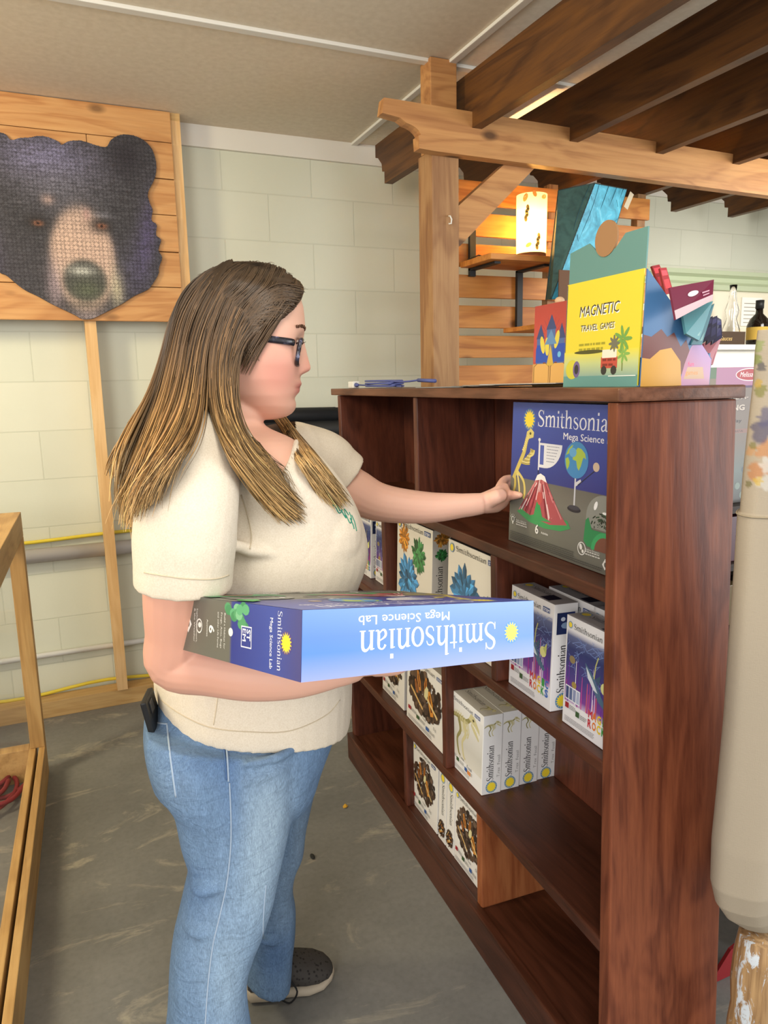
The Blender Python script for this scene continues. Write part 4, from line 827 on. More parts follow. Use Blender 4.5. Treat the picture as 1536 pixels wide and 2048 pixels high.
def display():
    u0, u1, v0, v1 = 1.252, 1.487, .08, .245
    t = thing('counter_display_box', 'yellow and teal travel games display box on the bookcase top', 'display box', bcw(1.37, .16, ZT))
    F = bcF(u0, v0, ZT); W = u1 - u0; n = F[3]; h = .212
    b = MB(); b.fbox(F, (0, 0, -.003), (W, h, 0), col=lin('d8c83a')); p = Paint(b, F)
    p.rect(0, 0, W, .022, '5f9490'); p.vgrad(0, .022, W, .05, [(0, '8aa89a'), (.5, 'b8c488'), (1, 'd8cc40')])
    for wd, x, y, s, wdt in (('MAGNETIC', .045, .142, .03, .125), ('TRAVEL', .052, .113, .017, .056), ('GAMES', .115, .113, .017, .044)):
        p.text(wd, x + .0025, y - .002, s, 'f0f0ee', .01, width=wdt, skew=.12); p.text(wd, x, y, s, '3a3836', .01, width=wdt, skew=.12)
    p.micro(.05, .083, .085, 2, .006, '9a9428', 2); p.ell(.085, .07, .05, .004, '4a4a20'); p.ell(.03, .036, .022, .02, 'c9c23c'); p.ell(.045, .036, .012, .017, '6a5a8c'); p.ell(.045, .036, .007, .01, '2c2c30')
    p.rect(.125, .036, .05, .022, 'b84a3c'); p.rect(.128, .056, .044, .016, 'e0dccc'); p.ell(.135, .032, .009, .009, '2c2c2c', 10); p.ell(.165, .032, .009, .009, '2c2c2c', 10); p.micro(.13, .05, .04, 2, .006, '7a2a24', 5)
    p.stroke([(.19, .03), (.188, .09)], .003, '6a7a3a')
    for k in range(7): a = k * .9; p.ell(.188 + .014 * math.cos(a), .09 + .014 * math.sin(a), .013, .004, '6a9a4a', 8, a); p.ell(.192 + .01 * math.cos(a), .062 + .01 * math.sin(a), .009, .003, '7aa852', 8, a)
    for k in range(8): a = k * .8; p.ell(.163 + .008 * math.cos(a), .083 + .008 * math.sin(a), .009, .003, '6a6a5a', 8, a)
    p.rect(.15, .02, .08, .0015, 'f0f0e8'); b.build('front_panel', PRINT, t)
    b = MB(); b.prism([(0, h), (W, h), (W, .285), (W * .74, .285), (W * .62, .262), (W * .4, .262), (W * .27, .285), (.0, .276)], F, -.006, -.003, col=lin('5d8a86')); b.build('header_panel', PRINT, t)
    b = MB(); b.lathe([(.001, -.0055), (.034, -.0055), (.034, -.0015), (.001, -.0015)], F[0] + F[1] * W * .5 + F[2] * .285, 30, (None, F[1], F[2], F[3]), col=lin('9a7450'), smooth=False); b.build('header_disc', PRINTM, t)
    for s, uu in ((0, u1), (1, u0 + .003)):
        Fs = (bcw(uu, v0, ZT), BV, F[2], BU)
        o = [(0, 0), (v1 - v0, 0), (v1 - v0, .05), (.0, .21)]; b = MB(); b.prism(o, Fs, -.003, 0, col=lin('3f6a98'))
        p = Paint(b, Fs); p.poly([(0, .04), (.1, .02), (.112, .06), (.1, .085), (.088, .072), (.07, .098), (.055, .09), (.04, .104), (.018, .09), (.0, .094)], '6a3a34'); p.poly([(.09, 0), (.164, 0), (.164, .048), (.128, .088), (.112, .07), (.1, .04)], ['b88ab0', 'c094ac', 'b08ab8', '9a80b8', 'b488a8', 'b07a90']); p.poly([(0, 0), (.096, 0), (.09, .045), (.066, .07), (.04, .066), (.018, .05), (0, .052)], 'c8963c'); p.poly([(.1, .012), (.15, .012), (.145, .034), (.108, .034)], 'c0a080'); p.text('fun', .108, .036, .012, 'd84a7c', .01); p.text('games', .104, .02, .012, 'e08a3c', .01)
        b.build('side_panel', PRINT, t)
    b = MB(); b.box((u0, v1 - .003, ZT), (u1, v1, ZT + .06), bcw, col=lin('3f6a98')); b.box((u0, v0, ZT), (u1, v1, ZT + .002), bcw, col=lin('3f6a98')); b.build('tray', PRINT, t)
    # games packs hanging out over the tray
    packs = [((1302, 533), (1317, 530), (1338, 580), (1320, 584), 1.125, '9c3038', 'leftmost red hang pack rising behind the travel games side panel'),
             ((1318, 537), (1331, 536), (1345, 585), (1330, 590), 1.105, 'a83a40', 'bright red hang pack left of the maroon hang pack'),
             ((1338, 576), (1426, 560), (1423, 601), (1350, 640), 1.02, '6a1838', 'maroon hang pack with a white hanging slot'),
             ((1362, 622), (1424, 603), (1396, 682), (1370, 668), 1.045, '4f8a94', 'teal game pack below the maroon hang pack'),
             ((1385, 640), (1427, 608), (1402, 690), (1380, 690), 1.06, '3f7480', 'darker teal game pack leaning behind the first teal pack'),
             ((1408, 640), (1424, 633), (1420, 676), (1400, 690), 1.075, '23233a', 'left navy game pack of three by the tray end'),
             ((1420, 637), (1433, 632), (1432, 676), (1412, 690), 1.09, '26263e', 'middle navy game pack of three by the tray end'),
             ((1431, 634), (1441, 640), (1443, 676), (1422, 690), 1.105, '2a2a46', 'right navy game pack of three by the tray end'),
             ((1400, 690), (1443, 668), (1424, 730), (1404, 728), 1.12, 'b8707a', 'pink striped game pack at the end of the tray')]
    for k, (a_, b_, c_, d_, Y, cl, lb) in enumerate(packs):
        q = [at(*d_, Y - .012), at(*c_, Y - .012), at(*b_, Y), at(*a_, Y)]; n_ = nrm(np.cross(q[1] - q[0], q[3] - q[0])) * .0025
        if n_[1] > 0: n_ = -n_
        b = MB(); b.hexa([p - n_ for p in q] + [p + n_ for p in q], col=lin(cl)); L = lambda u, v, e=1.06: (q[0] * (1 - u) + q[1] * u) * (1 - v) + (q[3] * (1 - u) + q[2] * u) * v + n_ * e
        def quad(u0, v0, u1, v1, c, e=1.06): b.add([L(u0, v0, e), L(u1, v0, e), L(u1, v1, e), L(u0, v1, e)], [(0, 1, 2, 3)], col=lin(c))
        if k == 2:
            quad(0, 0, 1, .28, 'c9b0b8'); b.add([L(.5 + .13 * math.cos(t_), .62 + .1 * math.sin(t_), 1.12) for t_ in np.linspace(0, 6.283, 14, endpoint=False)], [tuple(range(14))], col=lin('f2f0f0')); quad(.72, .5, .9, .56, 'c9a0b0', 1.12); quad(.74, .38, .9, .43, 'c9a0b0', 1.12)
        elif k in (3, 4): quad(.08, .1, .9, .5, '7fa8a8'); quad(.1, .7, .7, .76, 'c9dcdc'); quad(.1, .6, .5, .64, 'c9dcdc')
        elif k == 8:
            for j in range(5): quad(.05 + j * .2, .02, .13 + j * .2, .98, '8a3a48')
        else: quad(.1, .7, .9, .9, shade(cl, 1.6)); quad(.15, .2, .85, .55, shade(cl, 1.35))
        b.build('game_pack', PRINT, label=lb, category='game pack', group='hang packs in the travel games display')
display()
def castle():
    F = bcF(1.012, .16, ZT); W, H, T = .15, .195, .07
    b = MB(); b.fbox(F, (0, 0, -T), (W, H, 0), .001, col=lin('b04a44')); p = Paint(b, F); q = random.Random(1)
    p.vgrad(0, .06, W, H - .06, [(0, 'b85048'), (.6, 'b84a42'), (1, 'a8443c')])
    for k in range(11): a = .2 + k * .27; p.stroke([(W * .5 + .03 * math.cos(a), .11 + .03 * math.sin(a)), (W * .5 + .06 * math.cos(a), .11 + .055 * math.sin(a))], .0012, '8a3a50')
    p.rect(0, 0, W, .055, 'c89a58')
    for x in (.006, .078): p.poly([(x, .006), (x + .064, .006), (x + .064, .048), (x + .05, .056), (x + .014, .056), (x, .048)], 'd8a860'); p.stroke([(x, .006), (x + .064, .006), (x + .064, .048), (x + .05, .056), (x + .014, .056), (x, .048), (x, .006)], .002, '5a3a20')
    for x, h_, w_ in ((.03, .115, .03), (.075, .135, .036), (.118, .112, .028)):
        p.rect(x - w_ / 2, .055, w_, h_ - .055, '4f6aa0'); p.poly([(x - w_ * .6, h_), (x + w_ * .6, h_), (x, h_ + .035)], '3a4a78')
    for x in (.012, .085): p.poly([(x, .058), (x + .055, .058), (x + .055, .09), (x + .05, .1), (x + .005, .1), (x, .09)], '2a4fb0')
    for x, y, a in ((.04, .1, .3), (.1, .11, -.3), (.06, .095, .1)): p.ell(x, y, .009, .022, 'd8c850', 12, a)
    p.poly([(.06, .05), (.075, .1), (.09, .05)], 'c9a848'); p.ell(.112, .075, .007, .007, '6fb8e0', 12); p.poly([(.05, .1), (.075, .135), (.1, .1)], '5f8ab8')
    b.build('toy_box', PRINT, label='red box with a painted blue castle left of the yellow display', category='box')
    c = bcw(1.07, .2, ZT + .195); b = MB(); b.ball(c + [0, 0, .0095], .012, .012, .01, 10); b.build('wooden_ball', mat('ball_wood', 'c9a884', .5), label='small round wooden knob on top of the red castle box', category='ball')
castle()
p_ = Paint(SAUCE[0], SAUCE[1]); p_.text('Sauces', 0, .008, .036, 'd8b878', skew=.25); SAUCE[0].build('shelf_sign', PRINTM, label='small dark sign with yellow script on the white counter', category='sign')
# ------------------------------------------------------------------ right edge: cloth, post, toy box behind the bookcase
def right_side():
    Yc = .84
    LIN = mat('linen_weave', '988e7e', .85, .15)
    va = nd(LIN, 'ShaderNodeVertexColor', layer_name='Col'); n1 = noise(LIN, coords(LIN, (40, 40, 260)), 3, 3); n2 = noise(LIN, coords(LIN, (260, 260, 40)), 3, 3)
    mm = nd(LIN, 'ShaderNodeMath', operation='ADD'); lk(LIN, n1, mm.inputs[0]); lk(LIN, n2, mm.inputs[1])
    setcol(LIN, mixrgb(LIN, .5, va.outputs[0], ramp(LIN, mm.outputs[0], [(.35, (.35, .35, .35, 1)), (.65, (.68, .68, .68, 1))]), 'OVERLAY')); bump(LIN, mm.outputs[0], .3, .002)
    secs = [(660, 1506, .028), (700, 1502, .032), (760, 1500, .036), (850, 1491, .04), (950, 1482, .045), (1029, 1476, .047), (1032, 1472, .05), (1150, 1466, .055), (1300, 1456, .06), (1450, 1447, .064), (1600, 1434, .068), (1700, 1425, .07), (1780, 1422, .068), (1815, 1428, .06), (1840, 1445, .05), (1858, 1475, .036)]
    R = []; xr = 1.33
    for k, (py, px, ry) in enumerate(secs):
        A = at(px + 16, py, Yc); tb = (A[0] - .95) * 0
        rx_ = .075 + .0 * k; cx = A[0] + max(.085, 0.085 + (py - 660) * .00003); wd = cx - A[0]
        R.append([np.array([cx + wd * np.sign(math.cos(q)) * abs(math.cos(q)) ** .95 * (1 + .02 * math.sin(5 * q + k * .4)), Yc + ry * math.sin(q) * (1 + .07 * math.sin(6 * q + k * .3)), A[2]]) for q in np.linspace(0, 2 * math.pi, 130, endpoint=False)])
    t = thing('hanging_cloth', 'beige linen cloth with printed pumpkins hanging at the right edge', 'cloth', (R[0][0][0], Yc, .3))
    RR = [np.array(r) for r in R]; dense = []
    for i in range(len(RR) - 1):
        for f in np.linspace(0, 1, 22, endpoint=False): dense.append(RR[i] * (1 - f) + RR[i + 1] * f)
    dense.append(RR[-1]); b = MB(); base = lin('988e7e')
    b.rings(dense, col=base, smooth=True)
    blobs = [(1515, 940, 26, 'c98a5a'), (1530, 900, 24, 'cf9464'), (1500, 905, 14, 'd0a070'), (1530, 965, 20, 'd8d4cc'), (1515, 962, 12, 'd6b85a'), (1497, 968, 10, '7a7448'), (1505, 893, 10, '8a8450'), (1536, 930, 20, 'dcd8d0'), (1520, 780, 16, '8a8a4a'), (1517, 765, 12, 'c9a84c'), (1522, 735, 12, '5a5a62'), (1512, 720, 14, '8a9a50'), (1524, 860, 30, '5a5878'), (1536, 835, 24, '6a6884'), (1515, 690, 16, '9aa86a')]
    CB = BVHTree.FromPolygons([Vector(q_) for q_ in b.v], b.f); pw = []
    for x, y, rr, c in blobs:
        hq = CB.ray_cast(Vector(CAM), pray(x, y)); pw.append((np.array(hq[0]) if hq[0] is not None else at(x, y, Yc - .05), rr * .00068, lin(c)))
    for i, f in enumerate(b.f):
        cs = []
        for vi in f:
            p = np.array(b.v[vi]); c = np.array(base)
            if p[1] < Yc + .03:
                for q, rr, cl in pw:
                    d = np.linalg.norm(p - q) / rr; wgt = np.clip((1 + .22 * math.sin(math.atan2(p[2] - q[2], p[0] - q[0]) * 5 + q[2] * 90) - d) * 4, 0, 1); c = c * (1 - wgt * .75) + np.array(cl) * .62 * wgt * .75
            cs.append(tuple(c))
        b.c[i] = cs
    o = b.build('cloth_body', LIN, t)
    b = MB(); q = RR[6]; b.tube([p + nrm(p - q.mean(0)) * .001 for p in list(q) + [q[0]]], .0016, 5, col=lin('8f8470')); b.build('hem_seam', LIN, t)
    # peeling wooden post
    pm = mat('peeling_post', 'a98a62', .6); nn_ = noise(pm, coords(pm, (14, 14, 3.5)), 3, 6, .7, .8); n3 = noise(pm, coords(pm, (30, 30, 1.5)), 3, 4)
    setcol(pm, mixrgb(pm, ramp(pm, nn_, [(.55, (0, 0, 0, 1)), (.6, (1, 1, 1, 1))]), ramp(pm, n3, [(.3, lin('7a5a3a')), (.7, lin('bd9a6c'))]), lin('c4cdd6'))); bump(pm, nn_, .3, .004)
    cx = at(1500, 1900, Yc)[0] + .012
    b = MB(); b.tube([(cx + .004 * math.sin(k), Yc + .003 * math.cos(2 * k), z) for k, z in enumerate(np.linspace(0, .4, 9))], [.036 + .002 * math.sin(k * 2.1) for k in range(9)], 18)
    b.build('wooden_post', pm, label='wooden post with peeling pale paint under the hanging cloth', category='post')
    # dark shelving behind the bookcase, with toy boxes
    DKW = wood('dark_stained_shelf', '1c130e', '2c1f17', '382a20', 'x', 20, .5)
    t = thing('dark_shelf_unit', 'dark wooden shelf unit behind the bookcase near end', 'shelf', (1.6, 1.65, 0))
    b = MB(); b.box((1.26, 1.42, .0), (1.28, 1.85, 1.1)); b.build('side_panel', DKW, t)
    b = MB(); b.box((2.3, 1.42, .0), (2.32, 1.85, 1.1)); b.build('side_panel', DKW, t)
    b = MB(); b.box((1.28, 1.83, .0), (2.3, 1.85, 1.1)); b.build('back_panel', DKW, t)
    for z in (1.095, .93, .74, .5, .3): b = MB(); b.box((1.28 if z < 1.09 else 1.26, 1.42, z - .02), (2.3 if z < 1.09 else 2.32, 1.83, z)); b.build('shelf_board', DKW, t)
    for k, (z, h, cl, lb) in enumerate(((.931, .13, '4a2430', 'dark red flat box on the upper board of the dark shelf unit'), (.741, .12, '6a5a3c', 'tan flat box on the middle board of the dark shelf unit'), (.501, .16, '2a3036', 'charcoal box low on the dark shelf unit'))):
        b = MB(); b.box((1.3, 1.44, z), (1.75, 1.75, z + h), bev=.002, col=lin(cl)); p = Paint(b, (np.array([1.3, 1.44, z]), np.array([1., 0, 0]), np.array([0, 0, 1.]), np.array([0, -1., 0]))); p.rect(.03, h * .2, .3, h * .5, shade(cl, 1.6)); b.build('toy_box', PRINT, label=lb, category='box')
    # toy set box whose front faces the camera
    x0, x1, z0, z1, yf = 1.31, 1.86, 1.096, 1.474, 1.46
    b = MB(); b.box((x0, yf, z0), (x1, yf + .11, z1), bev=.0015, col=lin('6c5f56')); p = Paint(b, (np.array([x0, yf, z0]), np.array([1., 0, 0]), np.array([0, 0, 1.]), np.array([0, -1., 0])), 3e-4)
    W, H = x1 - x0, z1 - z0; P_ = lambda px, py: (lambda q: (q[0] - x0, q[2] - z0))(at(px, py, yf))
    ya = P_(1450, 772)[1]; xb = P_(1432, 760)[0]
    p.rect(0, 0, W, ya, '7a6e64'); p.vgrad(0, 0, W, ya * .55, [(0, '4c4844'), (.5, '6a7470'), (1, '7a6e64')])
    p.rect(0, ya, xb, H - ya, '4c6a44'); p.poly([(0, ya), (.06, ya), (.05, H), (0, H)], '6f86a0'); p.poly([(xb * .3, ya), (xb, ya), (xb, ya + .02), (xb * .6, ya + .022)], '7a6a50'); p.ell(xb * .4, ya + .028, .012, .012, '3a5a34', 9)
    p.rect(xb, ya, W - xb, H - ya, 'a87090'); p.rect(xb, ya - .006, W - xb, .006, '4a2c58')
    c = P_(1500, 749); p.ell(c[0], c[1], .055, .0175, 'e8dcdc', 30); p.ell(c[0], c[1], .052, .015, 'a8282e', 30); p.text('Melissa', c[0] - .04, c[1] - .006, .02, 'f4e8e6', .004, width=.05, skew=.25); p.text('& Doug', c[0] + .014, c[1] - .006, .018, 'f4e8e6', .004, width=.03, skew=.2)
    for tx, px, py, wd in (('MAKE-A-', 1438, 800, .11), ('PLAYING', 1420, 823, .13), ('Table Play', 1430, 847, .1)):
        q = P_(px, py); s = .021 if tx != 'Table Play' else .013
        if s > .02: p.text(tx, q[0] + .0015, q[1] - .0015, s, '5a4a44', .03, width=wd)
        p.text(tx, q[0], q[1], s, 'c9bcae' if s > .02 else '2a2624', .03 if s > .02 else .01, width=wd)
    q = P_(1466, 867); p.rect(q[0], q[1], .07, .012, '8a6a60'); p.text('BUILT-IN', q[0] + .005, q[1] + .003, .008, '3a2c28', .01)
    q = random.Random(4)
    for k in range(26): p.ell(q.uniform(.02, W - .03), q.uniform(.02, ya * .5), q.uniform(.006, .02), q.uniform(.004, .014), q.choice(['5f7a74', '3c4a4a', '7c8a80', '54606a', '8a7c6c']), 9)
    b.build('toy_set_box', PRINT, label='pink and green toy set box with red oval badge behind the bookcase', category='box')
    # sage panel and red pennant low at the right
    b = MB(); b.box((1.5, 1.1, 0), (2.1, 1.13, .32), bev=.004); b.build('plinth_panel', mat('olive_panel', 'b0a878', .6), label='pale olive low panel behind the peeling post', category='panel')
    A, B_, C_ = at(1462, 1900, 1.09), at(1417, 1995, 1.09), at(1450, 2028, 1.09); D_ = C_ + np.array([.12, 0, .02]); E_ = A + np.array([.1, 0, .03])
    F = (np.array([0, 1.09, 0]), np.array([1., 0, 0]), np.array([0, 0, 1.]), np.array([0, -1., 0]))
    b = MB(); b.prism([(q[0], max(q[2], .002)) for q in (A, B_, C_, D_, E_)], F, -.008, .0); b.build('red_block', mat('red_felt', '8c1f24', .7), label='dark red angular block beside the peeling post on the floor', category='block')
right_side()
# small things on the floor
c = atz(690, 1614, 0); b = MB(); b.add([c + np.array(q) for q in ((-.008, -.006, .0015), (.002, -.01, .004), (.011, .0, .002), (.005, .011, .006), (-.006, .006, .0015))] , [(0, 1, 2, 3, 4)]); b.add([c + np.array(q) for q in ((-.008, -.006, .0005), (.002, -.01, .003), (.011, .0, .001), (.005, .011, .005), (-.006, .006, .0005))], [(4, 3, 2, 1, 0)]); b.build('paper_scrap', mat('yellow_scrap', 'd0a030', .6), label='tiny yellow scrap on the floor by the bookcase plinth', category='scrap')
c = atz(625, 1715, 0); b = MB(); b.ball(c + [0, 0, .004], .007, .014, .004, 8); b.build('debris_crumb', mat('dark_crumb', '2c2c2a', .8), label='small dark crumb on the concrete floor right of the legs', category='crumb')
# ------------------------------------------------------------------ the woman
YM = 1.38
PERSON = thing('person', 'woman in cream t-shirt and blue flared jeans reaching to the top shelf', 'person', (.3, 1.38, 0))
def ring(py, L, R, Yc, ry, e=1.0, n=40, dy=0):
    A, B_ = at(L, py, Yc), at(R, py, Yc); c = (A + B_) / 2; ex = (B_ - A) / 2
    return [c + ex * np.sign(math.cos(q)) * abs(math.cos(q)) ** e + np.array([0, ry * np.sign(math.sin(q)) * abs(math.sin(q)) ** e, 0]) for q in np.linspace(0, 2 * math.pi, n, endpoint=False)]
def silo(b, secs, e=.85, sub=4, n=40, **k):
    a = np.array(secs, float); t = np.arange(len(a)); tt = np.linspace(0, len(a) - 1, (len(a) - 1) * sub + 1); P = np.array(cat(a, sub))
    b.rings([ring(*q, e=e, n=n) for q in P], smooth=True, **k)
def remesh(b, name, mats, vox, smooth=2, dec=None, keep=None):
    me = b.mesh(name + '_raw', mats); o = bpy.data.objects.new('raw', me); COL.objects.link(o)
    m = o.modifiers.new('r', 'REMESH'); m.mode = 'VOXEL'; m.voxel_size = vox; m.use_smooth_shade = True
    if smooth: s = o.modifiers.new('s', 'SMOOTH'); s.factor = .5; s.iterations = smooth
    dg = bpy.context.evaluated_depsgraph_get(); me2 = bpy.data.meshes.new_from_object(o.evaluated_get(dg)); bpy.data.objects.remove(o)
    me2.name = name
    me2.materials.clear()
    for q in (mats if isinstance(mats, (list, tuple)) else [mats]): me2.materials.append(q)
    return me2
def vcol(me, fn, name='Col'):
    n = len(me.vertices); co = np.empty(n * 3); me.vertices.foreach_get('co', co); co = co.reshape(-1, 3)
    for a in list(me.color_attributes): me.color_attributes.remove(a)
    C = fn(co); ca = me.color_attributes.new(name, 'FLOAT_COLOR', 'POINT'); C = np.clip(C, 0, 255) / 255
    L = np.where(C <= .04045, C / 12.92, ((C + .055) / 1.055) ** 2.4); ca.data.foreach_set('color', np.hstack([L, np.ones((n, 1))]).ravel())
def g3(co, c, r): return np.exp(-(((co - np.asarray(c)) / np.asarray(r)) ** 2).sum(1))[:, None]

# ---- head: rings stacked along the face profile
PXM = abs(at(600, 700, YM)[0] - at(500, 700, YM)[0]) / 100
front = [(540, 505), (546, 550), (556, 577), (575, 591), (597, 600), (619, 606.5), (640, 609), (655, 610), (668, 607.5), (680, 604), (695, 604), (715, 603), (735, 602), (747, 601.5), (757, 600), (760, 600), (765, 603), (769, 603.5), (772, 601), (774.5, 595.5), (777, 599.5), (782, 600), (787, 596), (792, 590.5), (797, 588.5), (803, 591.5), (810, 592.5), (818, 590.5), (826, 584), (832, 574), (836, 560), (839, 545)]
back = [(540, 470), (546, 440), (560, 410), (590, 384), (640, 372), (700, 372), (740, 385), (770, 410), (795, 440), (815, 462), (830, 480), (839, 500)]
half = [(540, .02), (546, .045), (560, .072), (590, .092), (630, .1), (670, .1), (700, .098), (730, .096), (760, .088), (790, .074), (810, .058), (825, .04), (835, .024), (839, .014)]
fy, fx = zip(*front); by, bx_ = zip(*back); hy, hh = zip(*half)
HR = []; NA = 72
HC = np.array(at(480, 690, YM)); HA = math.radians(15)
def HX(p):
    d = np.asarray(p, float) - HC; d = np.array([d[0] * .958, d[1], d[2]])
    return HC + np.array([d[0] * math.cos(HA) + d[1] * math.sin(HA), -d[0] * math.sin(HA) + d[1] * math.cos(HA), d[2]])
def HXI(co):
    d = co - HC; x = d[:, 0] * math.cos(HA) - d[:, 1] * math.sin(HA); y = d[:, 0] * math.sin(HA) + d[:, 1] * math.cos(HA)
    return HC + np.stack([x / .958, y, d[:, 2]], 1)
def hbuild(b, *a, **k):
    b.v = [tuple(HX(v)) for v in b.v]; return b.build(*a, **k)
def headring(py):
    xf = np.interp(py, fy, fx); xfs = np.interp(py, [540, 577, 619, 660, 715, 760, 790, 815, 832, 839], [505, 590, 605, 606, 602, 596, 590, 586, 570, 545]); xb = np.interp(py, by, bx_); hw = np.interp(py, hy, hh)
    pts = []
    for q in np.linspace(-math.pi, math.pi, NA, endpoint=False):
        cq, sq = math.cos(q), math.sin(q); xc = xb + (xfs - xb) * .46
        y = hw * np.sign(sq) * abs(sq) ** .92
        x = xc + (xfs - xc) * abs(cq) ** .8 if cq > 0 else xc - (xc - xb) * abs(cq) ** .95
        if cq > 0:
            x += (xf - xfs) * math.exp(-(y / .03) ** 2)
            d = 0
            if 664 < py < 752:       # nose
                d = np.interp(py, [664, 680, 700, 718, 730, 737, 742, 747, 751], [0, 3, 8.5, 14, 18, 20, 18, 8, 0]); sg = np.interp(py, [664, 700, 735, 750], [.010, .0105, .0145, .015])
                x += d * math.exp(-(y / sg) ** 2)
                x += np.interp(py, [720, 735, 746, 751], [0, 5, 5, 0]) * math.exp(-((abs(y) - .016) / .006) ** 2)
            x -= 8 * math.exp(-((abs(y) - .034) / .016) ** 2) * math.exp(-((py - 688) / 12) ** 2)      # eye socket
            x += 4.5 * math.exp(-((abs(y) - .036) / .013) ** 2) * math.exp(-((py - 690) / 7) ** 2)       # eyelid
            x += 3 * math.exp(-((abs(y) - .034) / .02) ** 2) * math.exp(-((py - 663) / 8) ** 2)
            x += 4 * math.exp(-((abs(y) - .055) / .022) ** 2) * math.exp(-((py - 728) / 20) ** 2)
        p = at(x, py, YM); pts.append(HX(p + np.array([0, y, 0])))
    return pts
b = MB(); b.rings([headring(py) for py in np.concatenate([np.arange(540, 600, 4), np.arange(600, 839.5, 1.5)])], smooth=True)
# neck, chest, hidden trunk and legs
silo(b, [(770, 415, 520, YM, .058), (820, 418, 522, YM, .058), (850, 412, 528, YM, .062), (875, 394, 576, YM, .138), (905, 380, 609, YM, .177), (940, 370, 640, YM, .189), (980, 360, 664, YM, .187), (1050, 345, 696, YM, .18), (1150, 340, 690, YM, .16), (1300, 335, 668, YM, .152), (1400, 320, 640, YM, .16), (1500, 310, 612, YM, .17), (1560, 320, 600, YM, .165)], e=.9)
silo(b, [(1500, 305, 590, 1.285, .085), (1620, 352, 562, 1.27, .08), (1760, 388, 538, 1.26, .07), (1950, 372, 480, 1.25, .055), (2140, 375, 460, 1.25, .045)], e=1)
silo(b, [(1490, 490, 615, 1.475, .085), (1620, 500, 602, 1.48, .08), (1760, 515, 572, 1.5, .065), (1900, 512, 566, 1.52, .05), (1960, 510, 552, 1.52, .042)], e=1)
def limb(P, r, sub=5, ry=None, n=20, **k):
    P = [np.asarray(p, float) for p in P]; m = len(P); Q = cat(P, sub); t = np.linspace(0, m - 1, len(Q))
    b.tube(Q, list(np.interp(t, range(m), r)), n, None if ry is None else list(np.interp(t, range(m), ry)), **k)
# near (right) arm, forearm under the box
SHN = at(383, 950, 1.175)
ELB = at(352, 1322, 1.2)
near = [SHN + [.01, .05, .02], SHN, at(372, 1060, 1.168), at(360, 1180, 1.175), at(356, 1265, 1.19), ELB, at(420, 1336, 1.165), at(505, 1350, 1.12), at(590, 1352, 1.09), at(668, 1341, 1.08), at(712, 1330, 1.085)]
limb(near, [.045, .055, .06, .059, .053, .049, .046, .043, .037, .029, .027], ry=[.045, .055, .06, .059, .054, .05, .044, .037, .031, .025, .02])
def palm_hand(wr, d, nrm_, side, s, curl, thumb, spread=.0):
    """wr wrist, d hand direction, nrm_ palm normal, side = direction of the thumb side"""
    d, nn, sd = nrm(d), nrm(nrm_), nrm(side)
    b.tube([wr - d * .02 * s, wr + d * .02 * s, wr + d * .055 * s, wr + d * .088 * s], [.023 * s, .031 * s, .04 * s, .039 * s], 16, [.019 * s, .019 * s, .016 * s, .012 * s], refu=nn)
    for k, (o, L) in enumerate(((.03, .072), (.0105, .081), (-.0095, .075), (-.0285, .058))):
        p = wr + d * (.086 - .004 * abs(k - 1)) * s + sd * o * s; dd = nrm(d + sd * (o * spread)); P = [p - d * .02 * s, p]; a = 0
        for j, fr in enumerate((.45, .31, .24)):
            a += curl[j]; p = p + (dd * math.cos(a) + nn * math.sin(a)) * L * fr * s; P.append(p)
        b.tube(P, [.0085 * s, .0095 * s, .0088 * s, .008 * s, .0058 * s], 12)
        b.ball(P[-1], .0062 * s, .0062 * s, .0062 * s, 6)
    P = [wr + d * .022 * s + sd * .018 * s] + [wr + (d * x + sd * y + nn * z) * s for x, y, z in thumb]
    b.tube(cat(P, 3), list(np.interp(np.linspace(0, len(P) - 1, (len(P) - 1) * 3 + 1), range(len(P)), [.017 * s, .0165 * s, .0125 * s, .0112 * s, .0075 * s][:len(P)])), 12); b.ball(P[-1], .0078 * s, .0078 * s, .0075 * s, 6)
    return P
wrn = np.asarray(near[-1]); palm_hand(wrn, (.95, .22, -.18), (.17, .17, .97), (.2, -.95, .1), 1.05, (.02, .05, .1), [(.05, .04, .004), (.07, .05, .012), (.1, .056, .016)])
# far (left) arm out to the top shelf
SHF = at(600, 905, 1.55)
far = [SHF + [-.05, -.07, 0], SHF, at(655, 945, 1.55), at(715, 985, 1.545), at(765, 1006, 1.53), at(850, 1015, 1.49), at(925, 1011, 1.45), at(965, 1007, 1.432)]
limb(far, [.04, .046, .05, .05, .044, .036, .028, .0245], ry=[.04, .046, .05, .051, .045, .038, .0285, .0245])
GRIP = bcw(1.062, .06, 1.19)
wrf = np.asarray(far[-1])
dirh = nrm(GRIP + np.array([-.012, .03, .0]) - wrf)
kp = at(1000, 1000, 1.425)
sf = 1.0
